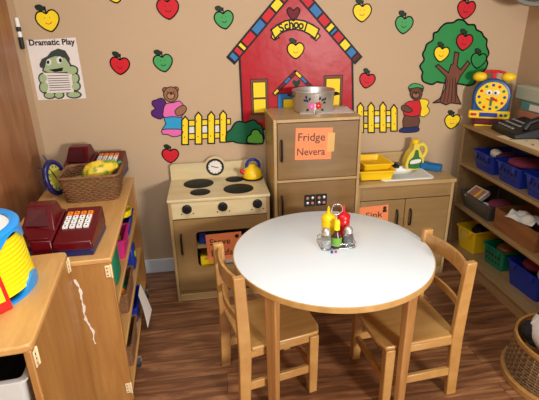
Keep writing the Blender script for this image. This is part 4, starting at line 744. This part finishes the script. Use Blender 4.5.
for i, (m_, c_, y, z, r_) in enumerate(((green_p, 'green', .46, .36, .04), (orangep, 'orange', .33, .375, .035), (yellow, 'yellow', .39, .37, .028), (green_p, 'leafy green', .40, .345, .035))):
    tag(MB().ball((0, 0, 0), r_, m_, 14, 10, .04).build('toy_food', None, None, inA(-.075 + (.02 if i % 2 else 0), y, z), smooth=60), '%s toy food ball in the wicker bin on the middle shelf' % c_, 'toy food')
cr = tub('wicker_bin', .16, .24, .11, rope, .95); tag(cr, 'brown wicker bin on the bottom shelf of the toy shelf', 'basket'); on_a(cr, -.09, .30, .0735)
tag(MB().ball((0, 0, 0), .035, orangep, 14, 10).build('toy_food', None, None, inA(-.07, .28, .17), smooth=60), 'orange toy food ball in the bottom shelf wicker bin', 'toy food')
o = tub('toy_bin', .13, .22, .09, cobalt, .9); tag(o, 'blue toy bin on the bottom shelf behind the hanging paper', 'bin'); on_a(o, -.08, .62, .0735)
# sheet of paper hanging from the shelf edge
ph = MB(); N = 8
lo = []
for i in range(N + 1):
    t_ = i / N; z = .25 - .17 * t_; x = .004 + .03 * t_; sk_ = .02 * math.sin(t_ * 3)
    lo.append([(x, .50 + sk_ - .05 * t_, z), (x + .0012, .50 + sk_ - .05 * t_, z), (x + .0012 + .012 * t_, .61 + sk_ * .5, z), (x + .012 * t_, .61 + sk_ * .5, z)])
o = loft(lo, ph, paper, True, True).build('paper_sheet', None, None, smooth=60); on_a(o, 0, 0, 0)
tag(o, 'white paper sheet hanging out of the front of the toy shelf', 'paper')

# toy cash registers
def register(loc, rz, lab):
    t = thing('toy_cash_register', lab, 'toy cash register', loc, rz, 'maroon toy cash registers')
    MB().box(-.13, .14, -.12, .118, 0, .03, navyp).build('base', None, t, bevel=.004)
    # right half: sloping keypad block
    MB().hexa([(.0, -.125, .028), (.143, -.125, .028), (.143, .12, .028), (.0, .12, .028)], [(.0, -.122, .06), (.14, -.122, .06), (.14, .115, .108), (.0, .115, .108)], maroon).build('keypad_block', None, t, bevel=.006)
    # left half: body with chamfered corner and display hump
    b0 = [(-.145, -.04), (-.075, -.125), (.0, -.125), (.0, .12), (-.145, .12)]
    t0 = [(-.14, -.03, .085), (-.075, -.115, .072), (-.004, -.115, .068), (-.004, .115, .105), (-.14, .115, .12)]
    MB().hexa([(x, y, .006) for x, y in b0], t0, maroon).build('body', None, t, bevel=.005)
    hp = MB().hexa([(-.138, -.03, .07), (-.005, -.055, .07), (-.005, .11, .08), (-.138, .11, .08)], [(-.125, .04, .152), (-.03, .04, .152), (-.03, .1, .152), (-.13, .1, .152)], maroon).build('display_hump', None, t, bevel=.005)
    MB().hexa([(-.118, -.018, .09), (-.035, -.026, .088), (-.05, .028, .138), (-.112, .028, .138)], [(-.118, -.023, .0945), (-.035, -.031, .0935), (-.05, .022, .1435), (-.112, .022, .1435)], maroond).build('display_window', None, hp)
    MB().box(-.09, -.015, -.11, -.098, .072, .079, maroon).build('drawer_latch', None, t, bevel=.003)
    sl = math.atan2(.048, .237)
    Mk = T(0, -.122, .06) @ R(sl, 'X')
    for r_ in range(4):
        for c_ in range(4):
            x = .026 + c_ * .026; y = .10 + r_ * .029
            m_ = orangep if r_ == 3 else white
            MB().box(x - .0095, x + .0095, y - .011, y + .011, 0, .007, m_, Mk).box(x - .003, x + .003, y - .004, y + .004, .007, .0073, dark, Mk).build('key', None, t, bevel=.0015)
    return t
register((-.605, -1.012, AH), math.radians(0), 'maroon toy cash register at the near end of the toy shelf top')
rg = register((-.655, -.185, AH), math.radians(-3), 'maroon toy cash register at the far end behind the wicker basket'); rg.scale = (1.1, 1.1, 1.15)

# wicker basket with squash
def wbasket(w, d, h, rows, cols, name, lab, loc, rz, m=rope, fl_=.86, wr=.0042):
    t = thing(name, lab, 'basket', loc, rz); body = MB()
    per = lambda s, z, k: [(x, y, z) for x, y in rrect(-w / 2 * s, w / 2 * s, -d / 2 * s, d / 2 * s, .03 * s, k)]
    for r_ in range(rows):
        s = fl_ + (1 - fl_) * r_ / (rows - 1); z = .006 + (h - .012) * r_ / (rows - 1)
        pts = []; base = per(s, z, 3)
        # resample for a visible weave in and out of the stakes
        P = [Vector(p) for p in base]; L = [(P[(i + 1) % len(P)] - P[i]).length for i in range(len(P))]; tot = sum(L); N = cols * 2
        for q_ in range(N):
            dd = tot * q_ / N; i = 0
            while dd > L[i]: dd -= L[i]; i += 1
            p = P[i].lerp(P[(i + 1) % len(P)], dd / L[i]); nrm = Vector((p.x / (w / 2), p.y / (d / 2), 0)).normalized()
            ph_ = 1 if (q_ // 1 + r_) % 2 else -1; pts.append(p + nrm * .0032 * ph_)
        body.tube(pts, wr, 5, m, True)
    body.build('woven_side', None, t, smooth=60)
    MB().add(per(fl_, .004, 3), [tuple(range(len(per(fl_, 0, 3))))], m).add(per(fl_ * .99, .008, 3), [tuple(range(len(per(fl_, 0, 3))))], m).build('bottom', None, t)
    MB().tube(per(1.02, h, 3), .0075, 8, m, True).build('rim', None, t, smooth=60)
    return t
wbasket(.275, .225, .13, 13, 26, 'wicker_basket', 'brown rectangular wicker basket on the toy shelf holding a yellow squash', (-.600, -.462, AH), math.radians(2))
def squash(loc, rot, m, lab, s=1):
    t = thing('toy_squash', lab, 'toy squash', loc); t.rotation_euler = rot
    pr_ = [(.004, 0), (.022, .008), (.038, .03), (.041, .055), (.034, .085), (.024, .105), (.018, .125), (.008, .132)]
    mb = MB(); n = 30; vs = []; fs = []
    for r_, z in pr_:
        for i in range(n): a = 2 * PI * i / n; k = 1 + .06 * math.cos(6 * a); vs.append((r_ * s * k * math.cos(a), r_ * s * k * math.sin(a), z * s - .06 * s))
    for k in range(len(pr_) - 1):
        for i in range(n): fs.append((k * n + i, k * n + (i + 1) % n, (k + 1) * n + (i + 1) % n, (k + 1) * n + i))
    fs.append(tuple(range(n))[::-1]); fs.append(tuple((len(pr_) - 1) * n + i for i in range(n)))
    mb.add(vs, fs, m).build('flesh', None, t, smooth=60)
    MB().tube([(0, 0, .068 * s), (0, .004, .085 * s)], .007 * s, 8, greens).build('stem', None, t, smooth=60)
def mottled(name, c1, c2):
    m = mat(name, c1, .4); nt = m.node_tree; mx = [n for n in nt.nodes if n.type == 'MIX_RGB' or n.bl_idname == 'ShaderNodeMixRGB'][0]; mx.inputs[1].default_value = (*c1, 1); mx.inputs[2].default_value = (*c2, 1)
    ns = [n for n in nt.nodes if n.bl_idname == 'ShaderNodeTexNoise'][0]; ns.inputs['Scale'].default_value = 22
    rp = nt.nodes.new('ShaderNodeValToRGB'); rp.color_ramp.elements[0].position = .45; rp.color_ramp.elements[1].position = .6; nt.links.new(ns.outputs['Fac'], rp.inputs[0]); nt.links.new(rp.outputs[0], mx.inputs[0]); return m
squash((-.570, -.450, AH + .118), (0, math.radians(72), .3), mottled('squash_skin', rgb(236, 196, 56), rgb(110, 140, 40)), 'yellow and green toy squash heaped in the wicker basket', 1.4)
squash((-.655, -.46, AH + .062), (0, math.radians(85), -.5), mottled('dark_squash_skin', rgb(130, 140, 50), rgb(70, 96, 30)), 'dull green toy squash lying low in the wicker basket', 1.0)
squash((-.55, -.46, AH + .048), (0, math.radians(90), 1.3), mottled('dark_squash_skin', rgb(130, 140, 50), rgb(70, 96, 30)), 'dull green toy squash lying beneath the yellow one', .95)

# toy clock leaning by the wall on shelf A
oc = thing('toy_wall_clock', 'oval dark blue rimmed toy clock with yellow face left of the wicker basket', 'toy clock', (-.790, -.435, AH), math.radians(70))
Mo = T(0, 0, .096) @ R(math.radians(-8), 'X') @ Matrix.Diagonal((.82, 1, 1.02, 1))
MB().tube([Mo @ Vector((.075 * math.cos(a), 0, .078 * math.sin(a))) for a in [i * PI / 14 for i in range(28)]], .014, 10, navyp, True).build('rim', None, oc, smooth=60)
fc = MB().lathe([(.07, -.006), (.07, .006)], 32, mat('dull_yellow_face', rgb(186, 176, 60), .5), Mo @ R(PI / 2, 'X')).build('face', None, oc, smooth=40)
mb = MB()
for i in range(12): mb.box(-.003, .003, .05, .062, .006, .0075, cobalt, Mo @ R(PI / 2, 'X') @ R(i * PI / 6))
mb.box(-.003, .003, -.005, .045, .0075, .009, navyp, Mo @ R(PI / 2, 'X') @ R(.5)).box(-.003, .003, -.005, .03, .0075, .009, navyp, Mo @ R(PI / 2, 'X') @ R(-1.9)); mb.build('dial_marks', None, fc)
for a in (100, 140, 175, 200): MB().tube([Mo @ Vector((.085 * math.cos(math.radians(a)), 0, .085 * math.sin(math.radians(a)))), Mo @ Vector((.125 * math.cos(math.radians(a)), .01, .125 * math.sin(math.radians(a))))], [.005, .002], 6, navyp).build('ray', None, oc, smooth=60)

# ------------------------------------------------------------------ nearer cabinet (unit B)
BLg, BDp, BH = .518, .40, .79
BAR = math.radians(5.4)
sb_ = thing('storage_cabinet', 'wooden storage cabinet in the lower left corner carrying the yellow drum toy', 'cabinet', (-.494, -1.702, 0), BAR)
MB().box(-.02, 0, 0, BLg, .04, BH - .02, oak_z_shaded).build('side_panel', None, sb_, bevel=.004)
MB().box(-BDp, -BDp + .02, 0, BLg, .04, BH - .02, oak_z_shaded).build('side_panel', None, sb_, bevel=.004)
o_ = [(-BDp, -.004), (-.02, -.004), (.001, .004), (.005, .022), (.005, BLg - .02), (-.002, BLg), (-.02, BLg + .004), (-BDp, BLg + .004)]
MB().add([(x, y, BH - .022) for x, y in o_] + [(x, y, BH) for x, y in o_], [tuple(range(8))[::-1], tuple(range(8, 16))] + [(i, (i + 1) % 8, 8 + (i + 1) % 8, 8 + i) for i in range(8)], oak_y_lit).build('top_board', None, sb_, bevel=.005)
MB().box(-BDp + .02, -.02, BLg - .012, BLg, .04, BH - .02, oak_z_shaded).build('back_panel', None, sb_)
for z in (.05, .38): MB().box(-BDp + .02, -.02, .01, BLg - .012, z, z + .018, oak_x).build('shelf_board', None, sb_, bevel=.002)
hinge(sb_, T(.0, .016, BH - .055) @ R(PI / 2)); hinge(sb_, T(.0, BLg - .018, BH - .05) @ R(PI / 2)); 
for x in (-BDp + .05, -.05):
    for y in (.06, BLg - .06): MB().tube([(x - .012, y, .02), (x + .012, y, .02)], .0195, 16, dark).build('caster', None, sb_, smooth=40)
BM = Matrix.Translation((-.494, -1.702, 0)) @ R(BAR)
wb = tub('storage_bin', .31, .34, .275, mat('white_bin_plastic', rgb(214, 214, 210), .35), .84, .012); wb.location = tuple(BM @ Vector((-.195, .182, .3985))); wb.rotation_euler = (0, 0, BAR)
tag(wb, 'white plastic bin inside the storage cabinet under its top', 'bin')
tag(MB().box(-.12, .12, -.13, .13, 0, .16, black).build('dark_toy_case', None, None, tuple(BM @ Vector((-.205, .2, .404 + .06))), (0, 0, BAR), bevel=.02), 'black toy case lying in the white storage bin', 'toy')

# drum toy
dm = thing('toy_drum', 'yellow and blue toy drum with red ribs on the near cabinet', 'toy drum', (-.762, -1.410, BH), .0)
dm.scale = (1.03, 1.03, 1.2)
n = 64; vs = []; fs = []; 
pr_ = [(.176 - .014 * i / 60, .02 + .135 * i / 60 + 0) for i in range(61)]
pr_ = [(r_ + .0012 * math.cos(i * 2 * PI / 5), z) for i, (r_, z) in enumerate(pr_)]
MB().lathe(pr_, 64, syellow, cap=False).build('ribbed_shell', None, dm, smooth=60)
def wavy(z0, z1, r0, r1, amp, ph_, top):
    n = 96; vs = []; fs = []
    for i in range(n):
        a = 2 * PI * i / n; w_ = amp * max(-.45, math.sin(5 * a + ph_))
        za, zb = (z0 + (w_ if top else 0), z1 + (0 if top else w_))
        for r_, z in ((r0, za), (r0 if not top else r1, zb), (r1 - .02, zb), (r0 - .02, za)): vs.append((r_ * math.cos(a), r_ * math.sin(a), z))
    for i in range(n):
        j = (i + 1) % n
        for k in range(4): fs.append((4 * i + k, 4 * j + k, 4 * j + (k + 1) % 4, 4 * i + (k + 1) % 4))
    return MB().add(vs, fs, bluep)
wavy(0, .016, .182, .182, .022, 1.2, False).build('base_skirt', None, dm, smooth=50)
wavy(.142, .172, .170, .166, .024, 2.4, True).build('top_ring', None, dm, smooth=50)
MB().lathe([(.168, .165), (.168, .172), (.163, .176), (.144, .176), (.141, .170)], 64, bluep, cap=False).build('rim', None, dm, smooth=40)
MB().lathe([(.141, .168), (.11, .172), (.001, .174)], 64, white, cap=False).build('drum_head', None, dm, smooth=60)
for k in range(3):
    a = math.radians(-43 + 120 * k)
    M = R(a)
    r_ = MB().hexa([(.172, -.03, .0), (.196, -.03, .0), (.196, .03, .0), (.172, .03, .0)], [(.150, -.018, .150), (.176, -.018, .150), (.176, .018, .150), (.150, .018, .150)], redp, M).build('rib', None, dm, bevel=.006)
    MB().hexa([(.197, -.012, .03), (.2, -.012, .03), (.2, .012, .03), (.197, .012, .03)], [(.180, -.008, .12), (.184, -.008, .12), (.184, .008, .12), (.180, .008, .12)], lime, M).build('button', None, r_)

# ------------------------------------------------------------------ bookcase on the right, faces -x
X0, YA, YE, SHX = 1.60, -.07, -1.035, XR - .016
bc = thing('bookcase', 'wooden bookcase along the right wall full of plastic bins', 'bookcase', (X0, YA, 0))
L2 = YE - YA; DP = SHX - X0
MB().box(0, DP, -.02, 0, 0, .90, shelf_y).build('end_panel', None, bc, bevel=.003)
MB().box(0, DP, L2, L2 + .02, 0, .90, shelf_y).build('end_panel', None, bc, bevel=.003)
MB().box(-.006, DP, L2 - .004, .004, .90, .92, shelf_y).build('top_board', None, bc, bevel=.004)
MB().box(DP - .01, DP, L2 + .02, -.02, .05, .90, shelf_y).build('back_panel', None, bc)
for z in (.072, .372, .655): MB().box(.0, DP - .01, L2 + .02, -.02, z - .0, z + .02, shelf_y).build('shelf_board', None, bc, bevel=.003)
MB().box(.012, .028, L2 + .02, -.02, 0, .072, shelf_y).build('kick_board', None, bc)
def sbin(w, d, h, m, lab, y, x, z, rz=0, holes=True, name='storage_bin', inner=None):
    t = thing(name, lab, 'bin', (x + d / 2, y, z), rz, None)
    b_ = tub('body', d, w, h, m, .84, .007, t)
    for s in (-1, 1):
        MB().box(-d / 2 - .009, -d / 2 - .003, s * w * .28 - .012, s * w * .28 + .012, h - .03, h, m).build('latch', None, t, bevel=.002)
    if holes:
        mb = MB()
        for i in range(5):
            for k in range(2): mb.box(-d / 2 * (.87 + .1 * k) - .0035, -d / 2 * (.87 + .1 * k) + .001, -w * .3 + i * w * .15 - .006, -w * .3 + i * w * .15 + .006, h * (.25 + .33 * k), h * (.25 + .33 * k) + .02, navyp if m is cobalt else dark)
        mb.build('vent_slots', None, b_)
    return t
sbin(.20, .27, .11, cobalt, 'blue slotted bin at the far left end of the upper bookcase shelf', -.300, 1.612, .6755)
sbin(.21, .27, .11, cobalt, 'blue slotted bin in the middle of the upper bookcase shelf', -.540, 1.612, .6755)
sbin(.21, .27, .11, cobalt, 'blue slotted bin at the right edge of the photo on the upper shelf', -.785, 1.612, .6755)
def lump(name, m, lab, cat, loc, r, ns=.06):
    o = MB().ball((0, 0, 0), r, m, 18, 12, ns).build(name, None, None, loc, (0, 0, random.random()), smooth=80); return tag(o, lab, cat)
lump('soft_toy', offw, 'cream soft toy in the far blue bin of the bookcase', 'toy', (1.70, -.30, .78), (.03, .045, .028))
lump('doll_cloth', pink, 'pink cloth lying across the middle blue bin', 'cloth', (1.74, -.52, .785), (.09, .1, .024))
lump('doll_cloth', plum, 'dark pink cloth in the far blue bin', 'cloth', (1.74, -.35, .775), (.08, .06, .022))
lump('doll_cloth', maroon, 'red cloth in the blue bin at the right edge', 'cloth', (1.74, -.80, .785), (.09, .09, .022))
t = thing('clear_bin', 'clear plastic bin with a game box on the middle bookcase shelf', 'bin', (1.752, -.285, .3925)); tub('body', .28, .32, .10, mist, .86, .007, t)
tag(MB().box(-.05, .05, -.055, .055, 0, .03, paper).box(-.04, .04, -.045, .045, .03, .031, tanbox).box(-.04, .04, -.02, -.005, .031, .0315, yellow).build('game_box', None, None, (1.680, -.215, .475), (.1, -.55, .2), bevel=.003), 'small white game box with an orange label standing in the clear bin', 'box')
lump('doll_cloth', pink, 'dark pink cloth in the clear bin beside the game box', 'cloth', (1.76, -.34, .455), (.08, .07, .035))
lump('soft_ball', offw, 'pale ball at the bottom of the clear bin', 'ball', (1.675, -.31, .433), (.036, .036, .036), 0)
t = thing('wooden_tray', 'brown wooden box with a white cloth on the middle bookcase shelf', 'box', (1.760, -.655, .3925)); tub('body', .27, .36, .11, brownc, .98, .002, t, t=.012)
cl_ = MB(); random.seed(11); N = 12; vs = []; fs = []
for i in range(N):
    for j in range(N): vs.append((-.07 + .14 * i / (N - 1) + random.uniform(-.004, .004), -.09 + .18 * j / (N - 1) + random.uniform(-.004, .004), .02 * math.sin(i * .9) * math.cos(j * .8) + .025 - .03 * abs(i / (N - 1) - .5)))
for i in range(N - 1):
    for j in range(N - 1): fs.append((i * N + j, (i + 1) * N + j, (i + 1) * N + j + 1, i * N + j + 1))
o = cl_.add(vs, fs, cloth).build('white_cloth', None, None, (1.69, -.66, .50), (0, 0, .3), smooth=80); sm = o.modifiers.new('thick', 'SOLIDIFY'); sm.thickness = .003; o.modifiers.new('s', 'SUBSURF').levels = 1
tag(o, 'crumpled white cloth lying on the brown wooden box', 'cloth')
for i in range(5): tag(MB().box(-.055, .055, -.03, .03, 0, .05, (brownc, tanbox)[i % 2]).build('toy_block', None, None, (1.82, -.53 - .062 * i, .406), (0, 0, .03 * i), bevel=.003), 'wooden toy block in the brown box, number %s from the far end' % ('one two three four five'.split()[i]), 'block', 'blocks in the brown wooden box')
sbin(.17, .24, .15, yellow, 'yellow bin at the far end of the bottom bookcase shelf', -.195, 1.632, .0925, math.radians(10), False)
sbin(.18, .2, .125, green_p, 'green bin between the yellow and blue bins on the bottom shelf', -.440, 1.682, .0925, math.radians(6))
sbin(.25, .24, .145, cobalt, 'large blue bin on the bottom bookcase shelf at the right edge', -.735, 1.670, .0925, math.radians(4), False)
lump('soft_toy', blackc, 'black soft toy filling the yellow bin', 'toy', (1.755, -.195, .205), (.07, .055, .05))
lump('soft_toy', brownc, 'brown soft toy filling the green bin', 'toy', (1.785, -.44, .20), (.06, .06, .035))
lump('doll_cloth', pink, 'pink cloth heaped in the large blue bin', 'cloth', (1.79, -.69, .225), (.07, .07, .035))
lump('doll_cloth', cloth, 'white cloth heaped in the large blue bin', 'cloth', (1.77, -.80, .225), (.06, .045, .035))

# on top of the bookcase
tc = thing('teaching_clock', 'yellow and blue smiling toy alarm clock at the far end of the bookcase', 'toy clock', (1.715, -.135, .92), math.radians(-28))
MB().box(-.075, .075, -.05, .05, 0, .012, yellow).build('foot', None, tc, bevel=.005)
MB().hexa([(-.085, -.05, .01), (.085, -.05, .01), (.085, .05, .01), (-.085, .05, .01)], [(-.075, -.04, .05), (.075, -.04, .05), (.075, .04, .05), (-.075, .04, .05)], maroon).build('base', None, tc, bevel=.006)
pn = MB().hexa([(-.115, -.055, .048), (.115, -.055, .048), (.11, .045, .048), (-.11, .045, .048)], [(-.118, -.045, .095), (.118, -.045, .095), (.105, .045, .095), (-.105, .045, .095)], yellow).build('control_shelf', None, tc, bevel=.01, seg=3)
MB().box(-.055, .045, -.056, -.05, .06, .085, cobalt).build('display', None, pn, bevel=.002)
for x, m_ in ((-.095, red), (-.078, magenta), (.065, cobalt), (.09, green_p)): MB().lathe([(.009, 0), (.008, .006)], 12, m_, T(x, -.053, .073) @ R(PI / 2, 'X')).build('button', None, pn, smooth=40)
Mc = T(0, 0, .178) @ R(PI / 2, 'X')
MB().hexa([(-.1, -.03, .09), (.1, -.03, .09), (.1, .03, .09), (-.1, .03, .09)], [(-.105, -.03, .19), (.105, -.03, .19), (.105, .03, .19), (-.105, .03, .19)], mat('clock_teal_blue', rgb(26, 80, 140), .35)).build('case_body', None, tc, bevel=.008)
hd = MB().lathe([(.095, -.035), (.105, -.02), (.108, .02), (.1, .034), (.09, .036)], 40, mat('clock_teal_blue', rgb(26, 80, 140), .35), Mc).build('case', None, tc, smooth=40)
fc = MB().lathe([(.088, .034), (.088, .040), (.001, .041)], 40, yellow, Mc, cap=False).build('dial', None, hd, smooth=40)
mb = MB()
for i in range(12): mb.lathe([(.009, .040), (.008, .0425)], 10, (cobalt, green_p, red)[i % 3], Mc @ R(i * PI / 6) @ T(0, .07, 0))
mb.build('hour_dots', None, fc, smooth=40)
for s in (-1, 1):
    e_ = MB().ball((s * .02, -.041, .205), (.02, .006, .016), white, 16, 10).build('eye', None, fc, smooth=60)
    MB().ball((s * .017, -.047, .204), (.007, .003, .007), black, 12, 8).build('pupil', None, e_, smooth=60)
MB().box(-.006, .006, -.046, -.042, .125, .178, green_p).build('clock_hand', None, fc, bevel=.002)
MB().box(-.005, .005, -.05, -.046, -.0, .04, red, T(0, 0, .178) @ R(math.radians(125), 'Y')).build('clock_hand', None, fc, bevel=.002)
MB().tube([(-.028, -.042, .168), (-.01, -.044, .16), (.012, -.044, .16), (.03, -.042, .168)], .003, 6, redp).build('smile', None, fc, smooth=60)
for s in (-1, 1):
    MB().ball((s * .078, 0, .292), (.04, .032, .028), yellow, 20, 12, 0).build('bell', None, tc, smooth=60)
MB().tube([(-.06, 0, .315), (-.02, 0, .325), (.02, 0, .325), (.06, 0, .315)], .008, 8, red).build('top_handle', None, tc, smooth=60)
MB().box(-.012, .012, -.012, .012, .28, .32, red).build('hammer', None, tc, bevel=.003)

ph = thing('toy_telephone', 'black push button telephone on top of the bookcase', 'telephone', (1.755, -.385, .92), math.radians(-98))
MB().hexa([(-.14, -.1, 0), (.14, -.1, 0), (.14, .1, 0), (-.14, .1, 0)], [(-.135, -.092, .028), (.135, -.092, .028), (.135, .092, .075), (-.135, .092, .075)], black).build('body', None, ph, bevel=.008)
Mk = T(0, -.092, .028) @ R(math.atan2(.047, .184), 'X')
for r_ in range(3):
    for c_ in range(5): MB().box(-.115 + c_ * .036 - .013, -.115 + c_ * .036 + .013, .03 + r_ * .04, .044 + r_ * .04, 0, .005, mat('grey_key', rgb(150, 150, 156), .4), Mk).build('key', None, ph, bevel=.002)
MB().tube([(.105, -.03, .05), (.105, -.01, .085), (.105, .03, .1), (.105, .07, .11), (.105, .09, .09)], [.02, .017, .016, .017, .022], 12, black).build('handset', None, ph, smooth=60)
random.seed(3)
t = thing('game_card', 'cream game card with colored spots at the front edge of the bookcase top', 'card', (1.69, -.66, .92), .05)
MB().box(-.075, .075, -.25, .25, 0, .002, mat('cream_card', rgb(228, 206, 168), .5)).build('card', None, t)
mb = MB()
for i in range(26): mb.lathe([(.008, .002), (.008, .0024)], 8, (tanbox, lime, sand := offw, pink, label_t)[i % 5], T(random.uniform(-.06, .06), random.uniform(-.23, .23), 0))
mb.build('printed_spots', None, t)
t = thing('board_game_box', 'salmon colored flat box at the back of the bookcase top', 'box', (1.905, -.40, .92)); MB().box(-.038, .034, -.31, .2, 0, .105, tanbox).build('box_body', None, t, bevel=.003)
bg = thing('board_game_box', 'teal and cream game box lying on the salmon box', 'box', (1.905, -.41, 1.0255)); MB().box(-.038, .034, -.3, .2, 0, .05, label_t).build('box_body', None, bg, bevel=.003); MB().box(-.0395, -.038, -.27, .12, .008, .042, paper).build('side_label', None, bg)
ct = thing('storage_case', 'pale green plastic case with a black handle topmost on the bookcase boxes', 'case', (1.905, -.37, 1.076))
MB().box(-.036, .034, -.28, .235, 0, .085, greybox).build('case_body', None, ct, bevel=.012, seg=3)
MB().tube([(-.035, -.02, .055), (-.054, -.03, .062), (-.054, -.085, .062), (-.035, -.095, .055)], .006, 8, black).build('handle', None, ct, smooth=60)

# ------------------------------------------------------------------ round basket on the floor
rb = thing('round_basket', 'round woven floor basket of soft toys in the lower right corner', 'basket', (1.500, -1.29, 0))
side = MB(); rows = 13; Hh = .20
for r_ in range(rows):
    z = .03 + (Hh - .045) * r_ / (rows - 1); rad = .222 - .022 * r_ / (rows - 1); pts = []
    for q_ in range(88):
        a = 2 * PI * q_ / 88; k = rad + .0028 * (1 if (q_ + r_) % 2 else -1); pts.append((k * math.cos(a), k * math.sin(a), z))
    side.tube(pts, .0048, 5, rope2, True)
for q_ in range(44): 
    a = 2 * PI * q_ / 44; side.tube([(.222 * math.cos(a), .222 * math.sin(a), .02), (.2 * math.cos(a), .2 * math.sin(a), Hh)], .003, 5, rim_w)
side.build('woven_side', None, rb, smooth=60)
MB().lathe([(.225, 0), (.24, .003), (.24, .03), (.226, .034)], 64, rim_w).build('base_hoop', None, rb, smooth=40)
MB().lathe([(.196, Hh - .012), (.206, Hh - .014), (.214, Hh), (.208, Hh + .014), (.197, Hh + .012), (.196, Hh - .012)], 64, rim_w, cap=False).build('rim_hoop', None, rb, smooth=60)
st_ = thing('stuffed_toy', 'white stuffed toy with black patches filling the round basket', 'stuffed toy', (1.50, -1.29, .19))
MB().ball((.01, .0, .05), (.165, .155, .11), cloth, 28, 18, .01).build('body', None, st_, smooth=80)
MB().ball((-.115, .075, .035), (.05, .05, .045), blackc, 20, 12, .01).build('ear', None, st_, smooth=80)
MB().ball((-.085, .02, .075), (.07, .03, .03), cloth, 20, 12, .01, R(-.4)).build('muzzle', None, st_, smooth=80)
MB().tube([(-.085, .085, .10), (-.03, .09, .13), (.04, .09, .14), (.10, .08, .13)], .02, 10, blackc).build('stripe', None, st_, smooth=80)
MB().ball((-.06, -.07, .02), (.07, .06, .05), cloth, 20, 12, .01).build('paw', None, st_, smooth=80)
tag(MB().ball((0, 0, 0), (.05, .04, .03), blackc, 16, 10, .03).build('plush_shoe', None, None, (1.40, -1.24, .19), smooth=80), 'small black soft shoe at the left rim of the round basket', 'shoe')

# ------------------------------------------------------------------ light
def area(name, loc, tgt, sx, sy, e, col):
    l = bpy.data.lights.new(name, 'AREA'); l.shape = 'RECTANGLE'; l.size = sx; l.size_y = sy; l.energy = e; l.color = col
    o = bpy.data.objects.new(name, l); C.objects.link(o); o.location = loc; d = Vector(tgt) - Vector(loc); o.rotation_euler = d.to_track_quat('-Z', 'Y').to_euler(); return o
area('window_daylight', (1.75, -4.2, 1.35), (-.7, -.3, .9), .55, .45, LW, (1, .985, .95))
area('ceiling_panel', (-.05, -1.75, 2.42), (-.05, -1.75, 0), 1.2, .6, LC, (.97, 1, 1))
w = bpy.data.worlds.new('room_air'); bpy.context.scene.world = w; w.use_nodes = True
w.node_tree.nodes['Background'].inputs[0].default_value = (1, .99, .96, 1); w.node_tree.nodes['Background'].inputs[1].default_value = WS

# ------------------------------------------------------------------ camera
f_px, pitch, yaw, roll, Dc, hc = 448.878, .377248, .130201, -.020171, 2.7073, 1.54358
cam = bpy.data.cameras.new('camera'); co = bpy.data.objects.new('camera', cam); C.objects.link(co)
F = Vector((math.sin(yaw) * math.cos(pitch), math.cos(yaw) * math.cos(pitch), -math.sin(pitch))); Rt = Vector((math.cos(yaw), -math.sin(yaw), 0)); U = Rt.cross(F)
R2 = math.cos(roll) * Rt + math.sin(roll) * U; U2 = -math.sin(roll) * Rt + math.cos(roll) * U
co.matrix_world = Matrix(((R2.x, U2.x, -F.x, 0), (R2.y, U2.y, -F.y, -Dc), (R2.z, U2.z, -F.z, hc), (0, 0, 0, 1)))
cam.sensor_width = 36; cam.sensor_fit = 'HORIZONTAL'; cam.lens = f_px * 36 / 539; cam.clip_start = .02
bpy.context.scene.camera = co
vs_ = bpy.context.scene.view_settings; vs_.view_transform = 'Standard'; vs_.look = 'None'; vs_.gamma = 1; vs_.use_curve_mapping = False; vs_.exposure = EXPO
